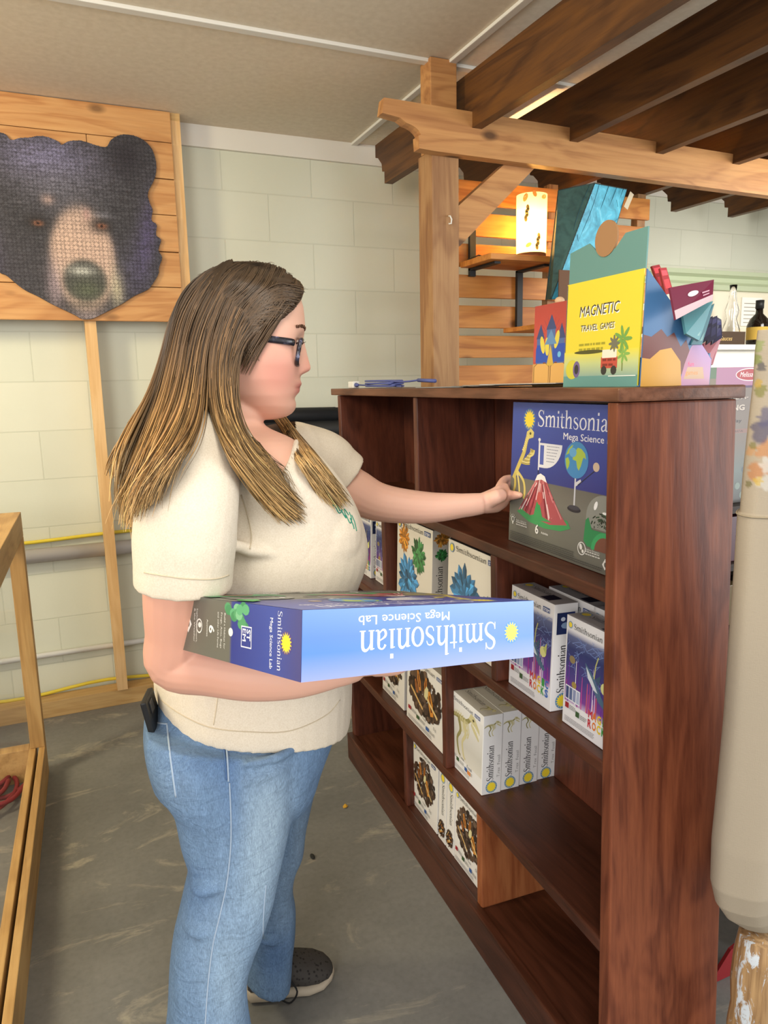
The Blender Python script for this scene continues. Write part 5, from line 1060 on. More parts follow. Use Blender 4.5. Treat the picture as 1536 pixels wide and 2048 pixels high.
# palm against the left end of the box, fingers along it, thumb on the cover
b.tube(cat([at(940, 1010, 1.443), at(962, 1007, 1.434), at(980, 1003, 1.437), at(995, 998, 1.446), at(1010, 990, 1.462)], 4), list(np.interp(np.linspace(0, 4, 17), range(5), [.024, .0245, .029, .034, .032])), 18, list(np.interp(np.linspace(0, 4, 17), range(5), [.022, .022, .021, .019, .015])), refu=(0, 1, .2))
bl = bcw(1.062, .06, 1.0675)
for k, (w_, v0, L) in enumerate(((1.212, .03, .085), (1.196, .028, .092), (1.181, .026, .085), (1.167, .024, .07))):
    p0 = at(998, 977 + 11 * k, 1.452); p1 = bcw(1.047, v0 + .03, w_); p2 = bcw(1.051, v0 + .03 + L * .4, w_ + .002); p3 = bcw(1.0535, v0 + L * .93, w_ + .002)
    b.tube(cat([p0, p1, p2, p3], 4), list(np.interp(np.linspace(0, 3, 13), range(4), [.011, .0105, .009, .0068])), 12); b.ball(p3, .0068, .0068, .0068, 6)
th = [at(978, 1000, 1.425), at(1000, 991, 1.41), at(1018, 990, 1.402), bcw(1.0935, .0465, 1.187), bcw(1.1135, .0495, 1.182)]
th[3], th[4] = None, None
def onbox(px, py, lift):
    d = FW + RT * (px - 768) / FPX - UP * (py - 1024) / FPX; n_ = -np.cross(BU, nrm([.03, 0, 1.])); F = bcF(1.062, .06, 1.0675)
    tt = ((F[0] - CAM) @ F[3]) / (d @ F[3]); return CAM + d * tt + F[3] * lift
th[2] = onbox(1016, 991, .014); th[3] = onbox(1034, 990, .0115); th[4] = onbox(1046, 990, .0085)
b.tube(cat(th, 4), list(np.interp(np.linspace(0, 4, 17), range(5), [.02, .0165, .0125, .0115, .0075])), 14); b.ball(th[4], .0078, .0078, .0074, 7)
# ears
i0 = len(b.v)
ec = at(478, 700, YM - .098)
EF = (None, nrm([1, .25, 0]), nrm([.25, -1, 0]), nrm([-.18, 0, 1]))
for sy in (1, -1):
    c_ = ec if sy == 1 else np.array([ec[0], 2 * YM - ec[1], ec[2]]); F = (None, EF[1] * [1, sy, 1], EF[2] * [1, sy, 1], EF[3])
    P = [c_ + F[1] * .02 * math.cos(q) + F[3] * .034 * math.sin(q) + F[2] * .006 * (1 + math.sin(q)) for q in np.linspace(-2.6, 2.2, 16)]
    b.tube(P, .0055, 10); b.ball(c_ - F[2] * .004, .02, .008, .032, 10, (None, F[1], F[2], F[3])); b.ball(c_ - F[3] * .036 + F[1] * .006, .011, .006, .012, 8, (None, F[1], F[2], F[3]))
for i_ in range(i0, len(b.v)): b.v[i_] = tuple(HX(b.v[i_]))
SKIN = mat('skin', 'd8a894', .5, .35); bs = SKIN.node_tree.nodes['Principled BSDF']
va = nd(SKIN, 'ShaderNodeVertexColor', layer_name='Col'); setcol(SKIN, va.outputs[0]); bs.inputs['Subsurface Weight'].default_value = .12; bs.inputs['Subsurface Radius'].default_value = (.02, .008, .004); bs.inputs['Subsurface Scale'].default_value = .4
bump(SKIN, noise(SKIN, coords(SKIN), 260, 3), .06, .001)
me = remesh(b, 'person_body', SKIN, .0029, 4)
cheek = at(575, 745, YM - .07); lipc = at(594, 774, YM); nosec = at(618, 738, YM); earc = ec
def skincol(co0):
    hd = (co0[:, 2] > at(560, 842, YM)[2])[:, None]; co = np.where(hd, HXI(co0), co0)
    c = np.tile(np.array([[220., 174, 153]]), (len(co), 1))
    def bl(wt, k):
        nonlocal c
        c = c * (1 - wt) + np.array(k) * wt
    bl(g3(co, cheek, (.05, .07, .045)) * .55, (206, 130, 118)); bl(g3(co, nosec, (.03, .03, .025)) * .45, (214, 138, 124)); bl(g3(co, earc, (.03, .04, .04)) * .3, (216, 140, 126))
    z1, z2 = at(598, 765, YM)[2], at(597, 787, YM)[2]; zm = (z1 + z2) / 2
    lx = at(585, 774, YM)[0]
    lw = np.exp(-((co[:, 2] - zm) / ((z1 - z2) * .52)) ** 4) * (1 / (1 + np.exp(-(co[:, 0] - lx) / .0022))) * np.exp(-((co[:, 1] - YM) / .034) ** 4)
    bl(lw[:, None] * .75, (190, 112, 104)); bl((np.exp(-((co[:, 2] - at(597, 774.5, YM)[2]) / .0018) ** 2) * (1 / (1 + np.exp(-(co[:, 0] - lx - .003) / .0025))) * np.exp(-((co[:, 1] - YM) / .032) ** 4))[:, None] * .6, (140, 76, 70))
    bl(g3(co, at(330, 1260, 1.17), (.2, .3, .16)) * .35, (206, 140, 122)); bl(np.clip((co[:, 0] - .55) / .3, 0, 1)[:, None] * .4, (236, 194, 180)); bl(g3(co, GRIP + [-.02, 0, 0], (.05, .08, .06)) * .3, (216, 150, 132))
    return c
vcol(me, skincol); body = link('body', me, PERSON)

# ---- jeans
b = MB()
silo(b, [(1378, 318, 672, YM, .165), (1410, 305, 668, YM, .175), (1450, 291, 651, YM, .187), (1500, 288, 630, YM, .192), (1540, 294, 618, YM, .185), (1575, 304, 606, YM, .16)], e=.88)
silo(b, [(1470, 292, 600, 1.275, .1), (1520, 290, 592, 1.272, .108), (1580, 312, 583, 1.27, .108), (1630, 346, 575, 1.265, .102), (1700, 362, 560, 1.26, .096), (1750, 377, 549, 1.255, .09), (1785, 371, 542, 1.25, .088), (1850, 356, 521, 1.25, .085), (1885, 348, 506, 1.25, .084), (1950, 340, 490, 1.25, .084), (2048, 335, 502, 1.25, .09), (2150, 322, 530, 1.25, .1), (2205, 316, 545, 1.25, .105)], e=.9)
silo(b, [(1470, 470, 638, 1.475, .095), (1530, 478, 630, 1.475, .1), (1590, 485, 617, 1.478, .096), (1640, 490, 606, 1.48, .092), (1690, 494, 600, 1.485, .088), (1722, 497, 586, 1.49, .084), (1760, 499, 580, 1.5, .08), (1800, 498, 586, 1.505, .08), (1850, 495, 585, 1.51, .08), (1890, 490, 580, 1.515, .084), (1925, 486, 577, 1.515, .09), (1948, 483, 574, 1.515, .094)], e=.9)
# folds behind the knee and at the hip
for P, r_ in (([at(384, 1768, 1.225), at(406, 1781, 1.185), at(450, 1768, 1.174)], [.008, .014, .008]), ([at(358, 1612, 1.22), at(400, 1626, 1.182), at(455, 1618, 1.172)], [.006, .011, .006]), ([at(372, 1850, 1.22), at(398, 1866, 1.186), at(440, 1850, 1.176)], [.007, .012, .006]), ([at(490, 1530, 1.165), at(560, 1512, 1.18), at(610, 1480, 1.22)], [.005, .009, .005]), ([at(490, 1565, 1.163), at(545, 1548, 1.178), at(590, 1530, 1.21)], [.005, .008, .004]), ([at(590, 1740, 1.45), at(550, 1765, 1.43), at(520, 1775, 1.43)], [.008, .01, .005]), ([at(585, 1870, 1.46), at(545, 1885, 1.43), at(510, 1880, 1.43)], [.006, .009, .005])):
    Q = cat(P, 5); b.tube(Q, list(np.interp(np.linspace(0, 2, len(Q)), range(3), r_)), 10)
DEN = mat('denim', '5878a4', .8, .2); va = nd(DEN, 'ShaderNodeVertexColor', layer_name='Col')
n1 = noise(DEN, coords(DEN, (700, 700, 130)), 1, 3); n2 = noise(DEN, coords(DEN, (60, 60, 12)), 2, 5)
c = mixrgb(DEN, .55, va.outputs[0], ramp(DEN, n1, [(.25, (.22, .22, .22, 1)), (.75, (.78, .78, .78, 1))]), 'OVERLAY'); c = mixrgb(DEN, .35, c, ramp(DEN, n2, [(.3, (.35, .35, .35, 1)), (.7, (.66, .66, .66, 1))]), 'OVERLAY'); setcol(DEN, c); bump(DEN, noise(DEN, coords(DEN, (14, 14, 26)), 1.6, 4, .55, .8), .5, .012)
me = remesh(b, 'jeans', DEN, .0055, 5)
def dencol(co):
    c = np.tile(np.array([[104., 132, 166]]), (len(co), 1))
    def bl(wt, k):
        nonlocal c
        c = c * (1 - wt) + np.array(k) * wt
    for px, py, Y, rr, a in ((540, 1640, 1.17, (.06, .12, .13), .75), (520, 1760, 1.17, (.05, .12, .14), .6), (455, 1960, 1.17, (.05, .1, .16), .55), (585, 1640, 1.44, (.03, .08, .12), .5), (560, 1740, 1.44, (.03, .06, .08), .4), (560, 1830, 1.45, (.03, .06, .06), .3), (350, 1540, 1.2, (.05, .08, .07), .25)):
        bl(g3(co, at(px, py, Y), rr) * a, (164, 186, 204))
    for px, py, Y, rr, a in ((400, 1500, 1.19, (.1, .1, .05), .3), (370, 1800, 1.19, (.04, .08, .05), .35), (460, 1580, 1.17, (.02, .05, .12), .25), (545, 1900, 1.45, (.05, .1, .06), .35)):
        bl(g3(co, at(px, py, Y), rr) * a, (62, 92, 142))
    return c
vcol(me, dencol); jeans = link('jeans', me, PERSON)
def hitter(me_obj):
    me = me_obj.data; off = Vector((0, 0, 0)); q = me_obj
    while q is not None: off = off + q.location; q = q.parent
    vs = [v_.co + off for v_ in me.vertices]; return BVHTree.FromPolygons(vs, [tuple(p.vertices) for p in me.polygons])
def onto(T_, px, py, lift=.001):
    d = pray(px, py); h = T_.ray_cast(Vector(CAM), d)
    if h[0] is None: return None
    return np.array(h[0]) - np.array(d) * lift
TJ = hitter(jeans)
def seam(name, P, r_, m, T_=TJ, par=None, lift=.0005, n=6):
    Q = [onto(T_, *p, lift) for p in cat([np.array(p, float) for p in P], 6)]; Q = [q for q in Q if q is not None]
    runs = [[]]
    for q in Q:
        if runs[-1] and np.linalg.norm(q - runs[-1][-1]) > .045: runs.append([])
        runs[-1].append(q)
    Q = max(runs, key=len)
    if len(Q) < 3: return
    b = MB(); b.tube(Q, r_, n); return b.build(name, m, par or jeans)
STI = mat('denim_seam', 'a3b6cc', .8); STD = mat('denim_dark_seam', '4c6c9c', .8)
seam('pocket_edge', [(292, 1441), (312, 1446), (334, 1448)], .0018, STI); seam('pocket_edge', [(334, 1448), (338, 1490), (345, 1545), (352, 1594)], .0017, STI)
seam('pocket_edge', [(451, 1476), (455, 1520), (457, 1563)], .0016, STI); seam('pocket_edge', [(446, 1476), (450, 1520), (453, 1560)], .0014, STD)
seam('side_seam', [(459, 1566), (462, 1640), (461, 1700), (453, 1770), (440, 1830), (426, 1890), (417, 1960), (411, 2040), (409, 2100)], .0013, STI)
seam('inner_seam', [(532, 1770), (527, 1830), (525, 1880), (519, 1925)], .0012, STI)
# ---- t-shirt
b = MB()
silo(b, [(846, 405, 535, YM, .072), (858, 400, 548, YM, .095), (878, 386, 585, YM, .15), (900, 372, 616, YM, .185), (930, 356, 645, YM, .2), (965, 345, 672, YM, .2), (1005, 336, 695, YM, .195), (1050, 327, 712, YM, .193), (1090, 320, 717.5, YM, .192), (1125, 316, 711, YM, .188), (1160, 313, 699, YM, .182), (1200, 311, 692, YM, .178), (1300, 309, 690, YM, .176), (1370, 309, 688, YM, .184), (1410, 312, 683, YM, .19), (1424, 314, 679, YM, .191)], e=.86)
b.ball(at(628, 1072, 1.29), .092, .095, .1, 14); b.ball(at(628, 1075, 1.47), .09, .085, .1, 14)
def sleeve(P, r, ry=None):
    P = [np.asarray(p, float) for p in P]; m = len(P); Q = cat(P, 5); t = np.linspace(0, m - 1, len(Q))
    b.tube(Q, list(np.interp(t, range(m), r)), 28, None if ry is None else list(np.interp(t, range(m), ry)))
sleeve([SHN + [.05, .1, .055], SHN + [.02, .035, .02], at(376, 1015, 1.168), at(370, 1080, 1.165), at(368, 1130, 1.167), at(367, 1173, 1.17)], [.05, .07, .08, .082, .079, .078], [.05, .07, .076, .078, .075, .073])
sleeve([SHF + [-.1, -.09, .01], SHF + [-.02, -.015, -.005], at(645, 922, 1.55), at(672, 940, 1.55), at(692, 956, 1.548)], [.055, .076, .07, .063, .0615])
# creases from the armpit and under the bust
for P, r_ in (([at(462, 1088, 1.182), at(500, 1100, 1.19), at(545, 1108, 1.196), at(588, 1130, 1.205)], [.01, .012, .01, .004]), ([at(450, 1080, 1.135), at(430, 1075, 1.115), at(400, 1050, 1.102)], [.008, .011, .004]), ([at(455, 1115, 1.135), at(436, 1120, 1.115), at(395, 1090, 1.1)], [.008, .01, .004]), ([at(300, 960, 1.14), at(315, 920, 1.14), at(345, 890, 1.15)], [.003, .006, .003]), ([at(690, 930, 1.5), at(672, 945, 1.49), at(655, 950, 1.49)], [.004, .006, .003])):
    Q = cat(P, 5); b.tube(Q, list(np.interp(np.linspace(0, len(P) - 1, len(Q)), range(len(P)), r_)), 10)
TEE = mat('cream_jersey', 'd9cdb8', .85, .15)
bump(TEE, noise(TEE, coords(TEE, (1, 1, 1)), 11, 3, .5, .6), .35, .012)
nz = noise(TEE, coords(TEE), 420, 2); setcol(TEE, ramp(TEE, nz, [(.3, lin('d6cab6')), (.7, lin('e2d8c7'))]))
me = remesh(b, 'tshirt', TEE, .0042, 5)
def proj(p):
    d = np.asarray(p, float) - CAM; return (768 + FPX * (d @ RT) / (d @ FW), 1024 - FPX * (d @ UP) / (d @ FW))
def inpoly(q, P):
    r_ = False
    for i in range(len(P)):
        (x1, y1), (x2, y2) = P[i], P[(i + 1) % len(P)]
        if (y1 > q[1]) != (y2 > q[1]) and q[0] < (x2 - x1) * (q[1] - y1) / (y2 - y1) + x1: r_ = not r_
    return r_
VN = [(492, 840), (500, 872), (530, 912), (566, 952), (584, 915), (594, 870), (590, 840)]
bm = bmesh.new(); bm.from_mesh(me); apex = at(566, 948, YM); top = at(535, 868, YM); dead = []
for f in bm.faces:
    c_ = f.calc_center_median(); h_ = (c_.z - apex[2]) / (top[2] - apex[2])
    if c_.z > at(470, 862, YM)[2] and abs(c_.y - YM) < .082 and .24 < c_.x < .45: dead.append(f)
    elif c_.z > apex[2] - .03 and f.normal.dot(Vector(CAM) - c_) > 0:
        if inpoly(proj(c_), VN): dead.append(f)
    if c_.z > apex[2] and c_.x > .3 and abs(c_.y - YM - .03) < .06 * h_ and (not dead or dead[-1] is not f): dead.append(f)
bmesh.ops.delete(bm, geom=dead, context='FACES'); bm.to_mesh(me); bm.free()
shirt = link('tshirt', me, PERSON); TS = hitter(shirt)
BBT = hitter(body)
for P in ([(492, 862), (504, 880), (530, 914), (550, 936), (566, 953)], [(566, 953), (576, 936), (585, 915), (591, 892), (595, 872)]):
    Q = [q for q in (onto(BBT, *p, .003) for p in cat([np.array(p, float) for p in P], 6)) if q is not None]
    if len(Q) > 3: b = MB(); b.tube(Q, .0052, 8); b.build('neck_band', TEE, shirt)
SEA = mat('jersey_seam', 'c9bba2', .85)
seam('armhole_seam', [(455, 925), (475, 970), (495, 1030), (503, 1070), (500, 1098)], .0012, SEA, TS, shirt)
seam('sleeve_hem', [(288, 1145), (330, 1152), (380, 1158), (430, 1158), (458, 1150)], .0011, SEA, TS, shirt)
seam('hem_stitch', [(322, 1400), (360, 1428), (420, 1455), (500, 1464), (580, 1462), (650, 1432), (680, 1400)], .001, SEA, TS, shirt)
seam('side_seam', [(437, 1385), (432, 1420), (427, 1450)], .001, SEA, TS, shirt)
PRN = mat('green_ink', '2f8a72', .7)
for P in ([(656, 988), (660, 1000), (668, 1012), (665, 996), (672, 1008), (680, 1022)], [(670, 1012), (678, 1026), (684, 1020), (680, 1008)], [(682, 1020), (692, 1036), (688, 1018), (697, 1030)], [(692, 1030), (700, 1046), (703, 1038), (698, 1024)], [(700, 1036), (706, 1050), (708, 1058)], [(703, 1030), (709, 1044), (713, 1062)]): seam('chest_print', P, .0011, PRN, TS, shirt)
# ---- shoes
SHU = mat('shoe_knit', '3a3836', .85); SHS = mat('shoe_sole', 'b8ad9c', .7); LAC = mat('shoe_lace', '1c1c1e', .8)
v_ = nd(SHU, 'ShaderNodeTexVoronoi'); v_.inputs['Scale'].default_value = 110; lk(SHU, coords(SHU), v_.inputs['Vector']); setcol(SHU, ramp(SHU, v_.outputs['Distance'], [(.2, lin('242322')), (.4, lin('454240'))]))
def shoe(heel, toe):
    heel, toe = np.asarray(heel, float), np.asarray(toe, float); L = np.linalg.norm(toe - heel); ex = nrm(toe - heel); ey = np.array([-ex[1], ex[0], 0])
    def sec(t_, hw, z0, z1, e=.8): c_ = heel + ex * L * t_; return [c_ + ey * hw * np.sign(math.cos(q)) * abs(math.cos(q)) ** e + np.array([0, 0, (z0 + z1) / 2 + (z1 - z0) / 2 * np.sign(math.sin(q)) * abs(math.sin(q)) ** e]) for q in np.linspace(0, 2 * math.pi, 24, endpoint=False)]
    o = thing('shoe', '', '', heel); 
    for k in ('label', 'category'): del o[k]
    o.parent = PERSON; o.location = Vector(heel) - PERSON.location
    b = MB(); b.rings([sec(*q) for q in ((0, .018, .02, .06), (.03, .03, .018, .085), (.15, .037, .018, .1), (.35, .038, .018, .1), (.5, .043, .018, .09), (.65, .049, .018, .076), (.8, .048, .018, .064), (.92, .037, .02, .052), (.98, .02, .022, .042), (1, .008, .026, .036))], smooth=True); b.build('shoe_upper', SHU, o)
    b = MB(); b.rings([sec(*q, .6) for q in ((-.02, .018, .008, .032), (.02, .032, .002, .036), (.2, .04, .001, .034), (.45, .042, .001, .03), (.68, .052, .001, .028), (.85, .047, .004, .028), (.96, .03, .009, .03), (1.01, .012, .014, .03))], smooth=True); b.build('shoe_sole', SHS, o)
    b = MB()
    for k in range(4):
        t_ = .48 + .055 * k; c_ = heel + ex * L * t_ + [0, 0, .092 - .012 * k]
        b.tube(cat([c_ - ey * .03 + [0, 0, -.02], c_ - ey * .014 + [0, 0, .001], c_ + ey * .014 + [0, 0, .001], c_ + ey * .03 + [0, 0, -.02]], 4), .0025, 6)
    c_ = heel + ex * L * .44 - ey * .045 + [0, 0, .07]; b.tube(cat([c_, c_ + ex * .02 - ey * .018 + [0, 0, -.03], c_ - ey * .016 + [0, 0, -.058], c_ - ex * .025 - ey * .01 + [0, 0, -.03], c_], 5), .0022, 6); b.build('shoelace', LAC, o)
    return o
shoe((.285, 1.535, 0), (.492, 1.505, 0)); shoe((.13, 1.25, 0), (.36, 1.235, 0))
# ---- glasses
FRM = mat('tortoise_frame', '26242c', .25, .6); tn = noise(FRM, coords(FRM), 70, 3); setcol(FRM, ramp(FRM, tn, [(.45, lin('1c1b22')), (.62, lin('3a3a4c')), (.72, lin('8a90ac'))]))
BBT = hitter(body); FWD = nrm(HX(HC + [1, 0, 0]) - HX(HC))
def fhit(py, y):
    o_ = HX(at(650, py, YM) + np.array([0, y, 0])); h_ = BBT.ray_cast(Vector(o_), Vector(-FWD)); return np.array(h_[0])
G = bpy.data.objects.new('eyeglasses', None); COL.objects.link(G); G.parent = PERSON; gl_ = at(605, 690, YM); G.location = Vector(gl_) - PERSON.location
for s in (-1, 1):
    P = [at(487, 667, YM - .102), at(520, 671, YM - .1), at(560, 678, YM - .094), at(600, 684.5, YM - .078), at(607, 687, YM - .068)]
    if s == 1: P = [np.array([p[0], 2 * YM - p[1], p[2]]) for p in [at(487, 667, YM - .102) + 0, at(520, 671, YM - .1), at(560, 678, YM - .094), at(600, 684.5, YM - .078), at(607, 687, YM - .068)]]
    b = MB(); b.tube(cat(P, 4), .0062, 10, .0026, refu=(0, 1, 0)); hbuild(b, 'temple_arm', FRM, G)
    cx = at(610, 706, YM - .038); tl = nrm(at(606, 686, YM) - at(598, 734, YM)); yy = np.array([0, float(s), 0]); cc = np.array([cx[0] + .0, YM + s * .036, cx[2]])
    ol = [(.0295 * np.sign(math.cos(q)) * abs(math.cos(q)) ** .6, .023 * np.sign(math.sin(q)) * abs(math.sin(q)) ** .6) for q in np.linspace(0, 2 * math.pi, 36, endpoint=False)]
    pt = lambda q: cc + yy * q[0] + tl * q[1] - np.array([abs(.036 * s + s * q[0] * s - 0) * 0 + .14 * max(0, q[0]), 0, 0])
    b = MB(); R_ = [pt(q) for q in ol]; b.tube(R_ + [R_[0], R_[1]], .0042, 8, .0042); hbuild(b, 'lens_rim', FRM, G)
    b = MB(); fr = np.cross(yy, tl) * s * .0008; m_ = [pt((q[0] * .97, q[1] * .97)) for q in ol]; b.add([p + fr for p in m_] + [p - fr for p in m_], [tuple(range(36)), tuple(range(36, 72))[::-1]] + [(i, (i + 1) % 36, 36 + (i + 1) % 36, 36 + i) for i in range(36)])
    LG = mat('lens', 'fff6ee', .0, .5); pn = LG.node_tree; tr = nd(LG, 'ShaderNodeBsdfTransparent'); gs_ = nd(LG, 'ShaderNodeBsdfGlossy'); gs_.inputs['Roughness'].default_value = .03; mx = nd(LG, 'ShaderNodeMixShader'); mx.inputs[0].default_value = .1; lk(LG, tr.outputs[0], mx.inputs[1]); lk(LG, gs_.outputs[0], mx.inputs[2]); lk(LG, mx.outputs[0], pn.nodes['Material Output'].inputs[0])
    hbuild(b, 'lens', LG, G)
    # eye, lashes, brow
    SD = np.array([FWD[1], -FWD[0], 0]) * -s
    eh = fhit(692, s * .036); ec_ = eh - FWD * .0092
    b = MB(); b.ball(ec_, .0115, .0115, .0115, 12, col=lin('e2d8d0')); gz = nrm(FWD + np.array([0, 0, -.25])); b.ball(ec_ + gz * .0098, .0026, .0026, .0026, 8, col=lin('2a3034')); b.ball(ec_ + gz * .0082, .0042, .0042, .0042, 10, col=lin('5a6a68')); b.build('eye', PRINT, PERSON)
    lid = [eh + FWD * (.0035 - .03 * f * f) + SD * (f * .03) + np.array([0, 0, .0035 - .012 * f * f]) for f in np.linspace(-.5, .5, 11)]
    b = MB(); b.tube(lid, .0016, 6)
    for p in lid: b.tube([p, p + FWD * .006 + np.array([0, 0, -.002]), p + FWD * .011 + np.array([0, 0, .0005])], [.0007, .0005, .0002], 4)
    b.build('eyelashes', mat('lash', '2a1c18', .8), PERSON)
    b = MB()
    for k in range(130): f = random.random(); p = fhit(664 - 5 * math.sin(f * 2.6) + random.uniform(-2.6, 2.6), s * (.014 + .044 * f)); b.tube([p, p + FWD * .002 + SD * .006 + np.array([0, 0, .001])], [.0008, .0003], 4)
    b.build('eyebrow', mat('brow_hair', '7a5a46', .8), PERSON)
b = MB(); b.tube(cat([np.array([cx[0] + .002, YM - .009, cx[2] + .008]), np.array([cx[0] + .006, YM, cx[2] + .011]), np.array([cx[0] + .002, YM + .009, cx[2] + .008])], 5), .0024, 8); hbuild(b, 'bridge', FRM, G)
b = MB(); p = at(482, 724, YM - .108); b.ball(p, .004, .003, .006, 8); b.ball(p + [.001, -.001, .009], .003, .002, .003, 6); hbuild(b, 'earring', mat('earring_metal', '23232b', .3, metal=.6), PERSON)
# ---- phone in the back pocket
p0, p1 = at(291, 1384, 1.285), at(307, 1440, 1.285)
t = thing('smartphone', 'black phone sticking out of the back pocket of the jeans', 'phone', p1)
ax_ = nrm(p0 - p1); F = (p1 - ax_ * .09 + [.0, .035, 0], nrm([.3, 1, 0]), ax_, nrm(np.cross(nrm([.3, 1, 0]), ax_)))
b = MB(); b.fbox(F, (-.035, 0, -.0055), (.035, .125, .0055), .003); b.build('phone_case', mat('phone_case', '1b1d20', .5), t)
b = MB(); b.fbox(F, (-.02, .095, .0055), (.005, .118, .0075), .002); b.build('camera_bump', mat('phone_lens', '33363c', .3), t)
# ---- the box under her arm
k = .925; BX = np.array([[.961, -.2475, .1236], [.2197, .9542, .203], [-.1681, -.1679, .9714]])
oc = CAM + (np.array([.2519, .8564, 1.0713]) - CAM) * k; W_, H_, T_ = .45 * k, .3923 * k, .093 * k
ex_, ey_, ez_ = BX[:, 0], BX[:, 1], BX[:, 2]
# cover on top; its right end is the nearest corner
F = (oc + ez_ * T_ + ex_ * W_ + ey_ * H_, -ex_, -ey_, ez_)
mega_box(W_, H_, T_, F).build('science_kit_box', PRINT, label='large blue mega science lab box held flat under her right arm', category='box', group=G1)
# ------------------------------------------------------------------ hair
def hair():
    HM = mat('hair', '5a4632', .42, .45); va = nd(HM, 'ShaderNodeVertexColor', layer_name='Col'); setcol(HM, va.outputs[0])
    r = random.Random(11)
    A = lambda L: cat([at(x, y, Y) for x, y, Y in L], 4)
    back_g = [
     [(472, 534, 1.38), (405, 545, 1.37), (360, 600, 1.36), (342, 690, 1.36), (328, 770, 1.35), (304, 860, 1.33), (278, 950, 1.31), (263, 1010, 1.30), (270, 1070, 1.30)],
     [(485, 527, 1.38), (415, 550, 1.345), (366, 620, 1.32), (350, 700, 1.31), (332, 790, 1.27), (308, 870, 1.2), (284, 950, 1.17), (268, 1010, 1.24), (266, 1060, 1.24)],
     [(500, 529, 1.38), (425, 562, 1.32), (382, 640, 1.29), (366, 730, 1.28), (350, 810, 1.23), (325, 880, 1.14), (298, 950, 1.1), (280, 1000, 1.09), (274, 1040, 1.1)],
     [(515, 532, 1.38), (445, 570, 1.305), (402, 655, 1.272), (388, 745, 1.262), (376, 820, 1.21), (350, 885, 1.11), (322, 935, 1.08), (300, 980, 1.08), (285, 1020, 1.09)],
     [(530, 536, 1.38), (466, 578, 1.295), (422, 670, 1.265), (408, 760, 1.252), (398, 835, 1.19), (378, 885, 1.1), (352, 920, 1.08), (330, 950, 1.075), (316, 972, 1.08)]]
    front_g = [
     [(530, 536, 1.38), (468, 580, 1.295), (428, 672, 1.263), (420, 760, 1.25), (428, 840, 1.19), (455, 900, 1.11), (492, 950, 1.12), (530, 1000, 1.155), (566, 1042, 1.165)],
     [(542, 540, 1.38), (480, 588, 1.292), (440, 680, 1.262), (432, 770, 1.245), (444, 850, 1.19), (475, 915, 1.13), (520, 975, 1.16), (560, 1015, 1.165), (597, 1045, 1.18)],
     [(556, 545, 1.38), (494, 598, 1.29), (452, 685, 1.262), (445, 775, 1.245), (458, 855, 1.205), (490, 915, 1.175), (530, 965, 1.17), (565, 1000, 1.175), (600, 1032, 1.19)],
     [(570, 553, 1.38), (508, 612, 1.29), (465, 690, 1.262), (455, 780, 1.245), (468, 858, 1.21), (500, 912, 1.185), (535, 950, 1.18), (562, 985, 1.18), (588, 1012, 1.19)],
     [(582, 564, 1.375), (526, 628, 1.292), (478, 690, 1.262), (464, 775, 1.248), (474, 850, 1.22), (500, 900, 1.2), (528, 930, 1.19), (545, 955, 1.19), (556, 985, 1.19)],
     [(592, 580, 1.365), (545, 640, 1.296), (488, 682, 1.266), (468, 740, 1.252), (462, 800, 1.245), (470, 850, 1.23), (490, 890, 1.215), (506, 915, 1.205), (522, 945, 1.2)]]
    def fl(L):
        out = []
        for k, (x, y) in enumerate(L):
            q = onto(TS, x, y, .008) if k > 1 else None
            out.append((x, y, 1.43 - .01 * k if q is None else q[1]))
        for k in range(len(out) - 2, 1, -1):
            if abs(out[k][2] - out[k + 1][2]) > .12: out[k] = (out[k][0], out[k][1], out[k + 1][2] + .06)
        return out
    farl = [fl(L) for L in ([(556, 815), (586, 856), (618, 900), (650, 945), (674, 984), (692, 1012)], [(548, 822), (578, 862), (608, 908), (638, 952), (662, 986), (682, 1014)], [(540, 830), (572, 868), (596, 915), (624, 955), (648, 988), (672, 1012)])]
    mirror = lambda gs: [[(x, y, None) for x, y, Y in g] for g in gs]
    zt, zb = at(480, 540, YM)[2], at(400, 1040, YM)[2]
    def colr(p, k, bl=0.0):
        h = (zt - p[2]) / (zt - zb) + bl
        st = [(0, (74, 58, 42)), (.35, (98, 76, 54)), (.55, (132, 102, 68)), (.75, (184, 146, 94)), (1.05, (218, 180, 122))]
        c_ = np.array([np.interp(h, [s[0] for s in st], [s[1][i] for s in st]) for i in range(3)]) * k
        return lin(tuple(np.clip(c_, 0, 255)))
    hb = MB(); hb.rings([headring(py) for py in np.arange(540, 839.5, 4)]); HT = BVHTree.FromPolygons([Vector(v_) for v_ in hb.v], [f[::-1] for f in hb.f])
    ZC, ZS = at(480, 850, YM)[2], at(480, 800, 1.2)[2]
    SB = hitter(shirt); BB = hitter(body)
    def push(p, T_, off):
        h = T_.find_nearest(Vector(p), .16)
        if h[0] is None: return p
        d = (Vector(p) - h[0]).dot(h[1])
        return np.array(h[0] + h[1] * off) if d < off else p
    b = MB()
    def strand(P, rad, k, bl, n=3, clear=True):
        if clear:
            jit = .004 + .007 * r.random(); P = [np.asarray(p, float) for p in P]
            Q = []
            for p in P:
                if p[2] > ZC: p = push(p, HT, jit + .003)
                Q.append(p)
            for it in range(3):
                Q = [push(p, SB, jit * .9) if p[2] < ZS else p for p in Q]
                Q = [Q[0]] + [(Q[i - 1] + Q[i] * 2 + Q[i + 1]) / 4 for i in range(1, len(Q) - 1)] + [Q[-1]]
            P = [push(p, SB, jit * .6) if p[2] < ZS else p for p in Q]
        m = len(P); rr = [rad * (1 - .75 * max(0, (i / (m - 1) - .55) / .45)) for i in range(m)]
        base = len(b.f); R = []
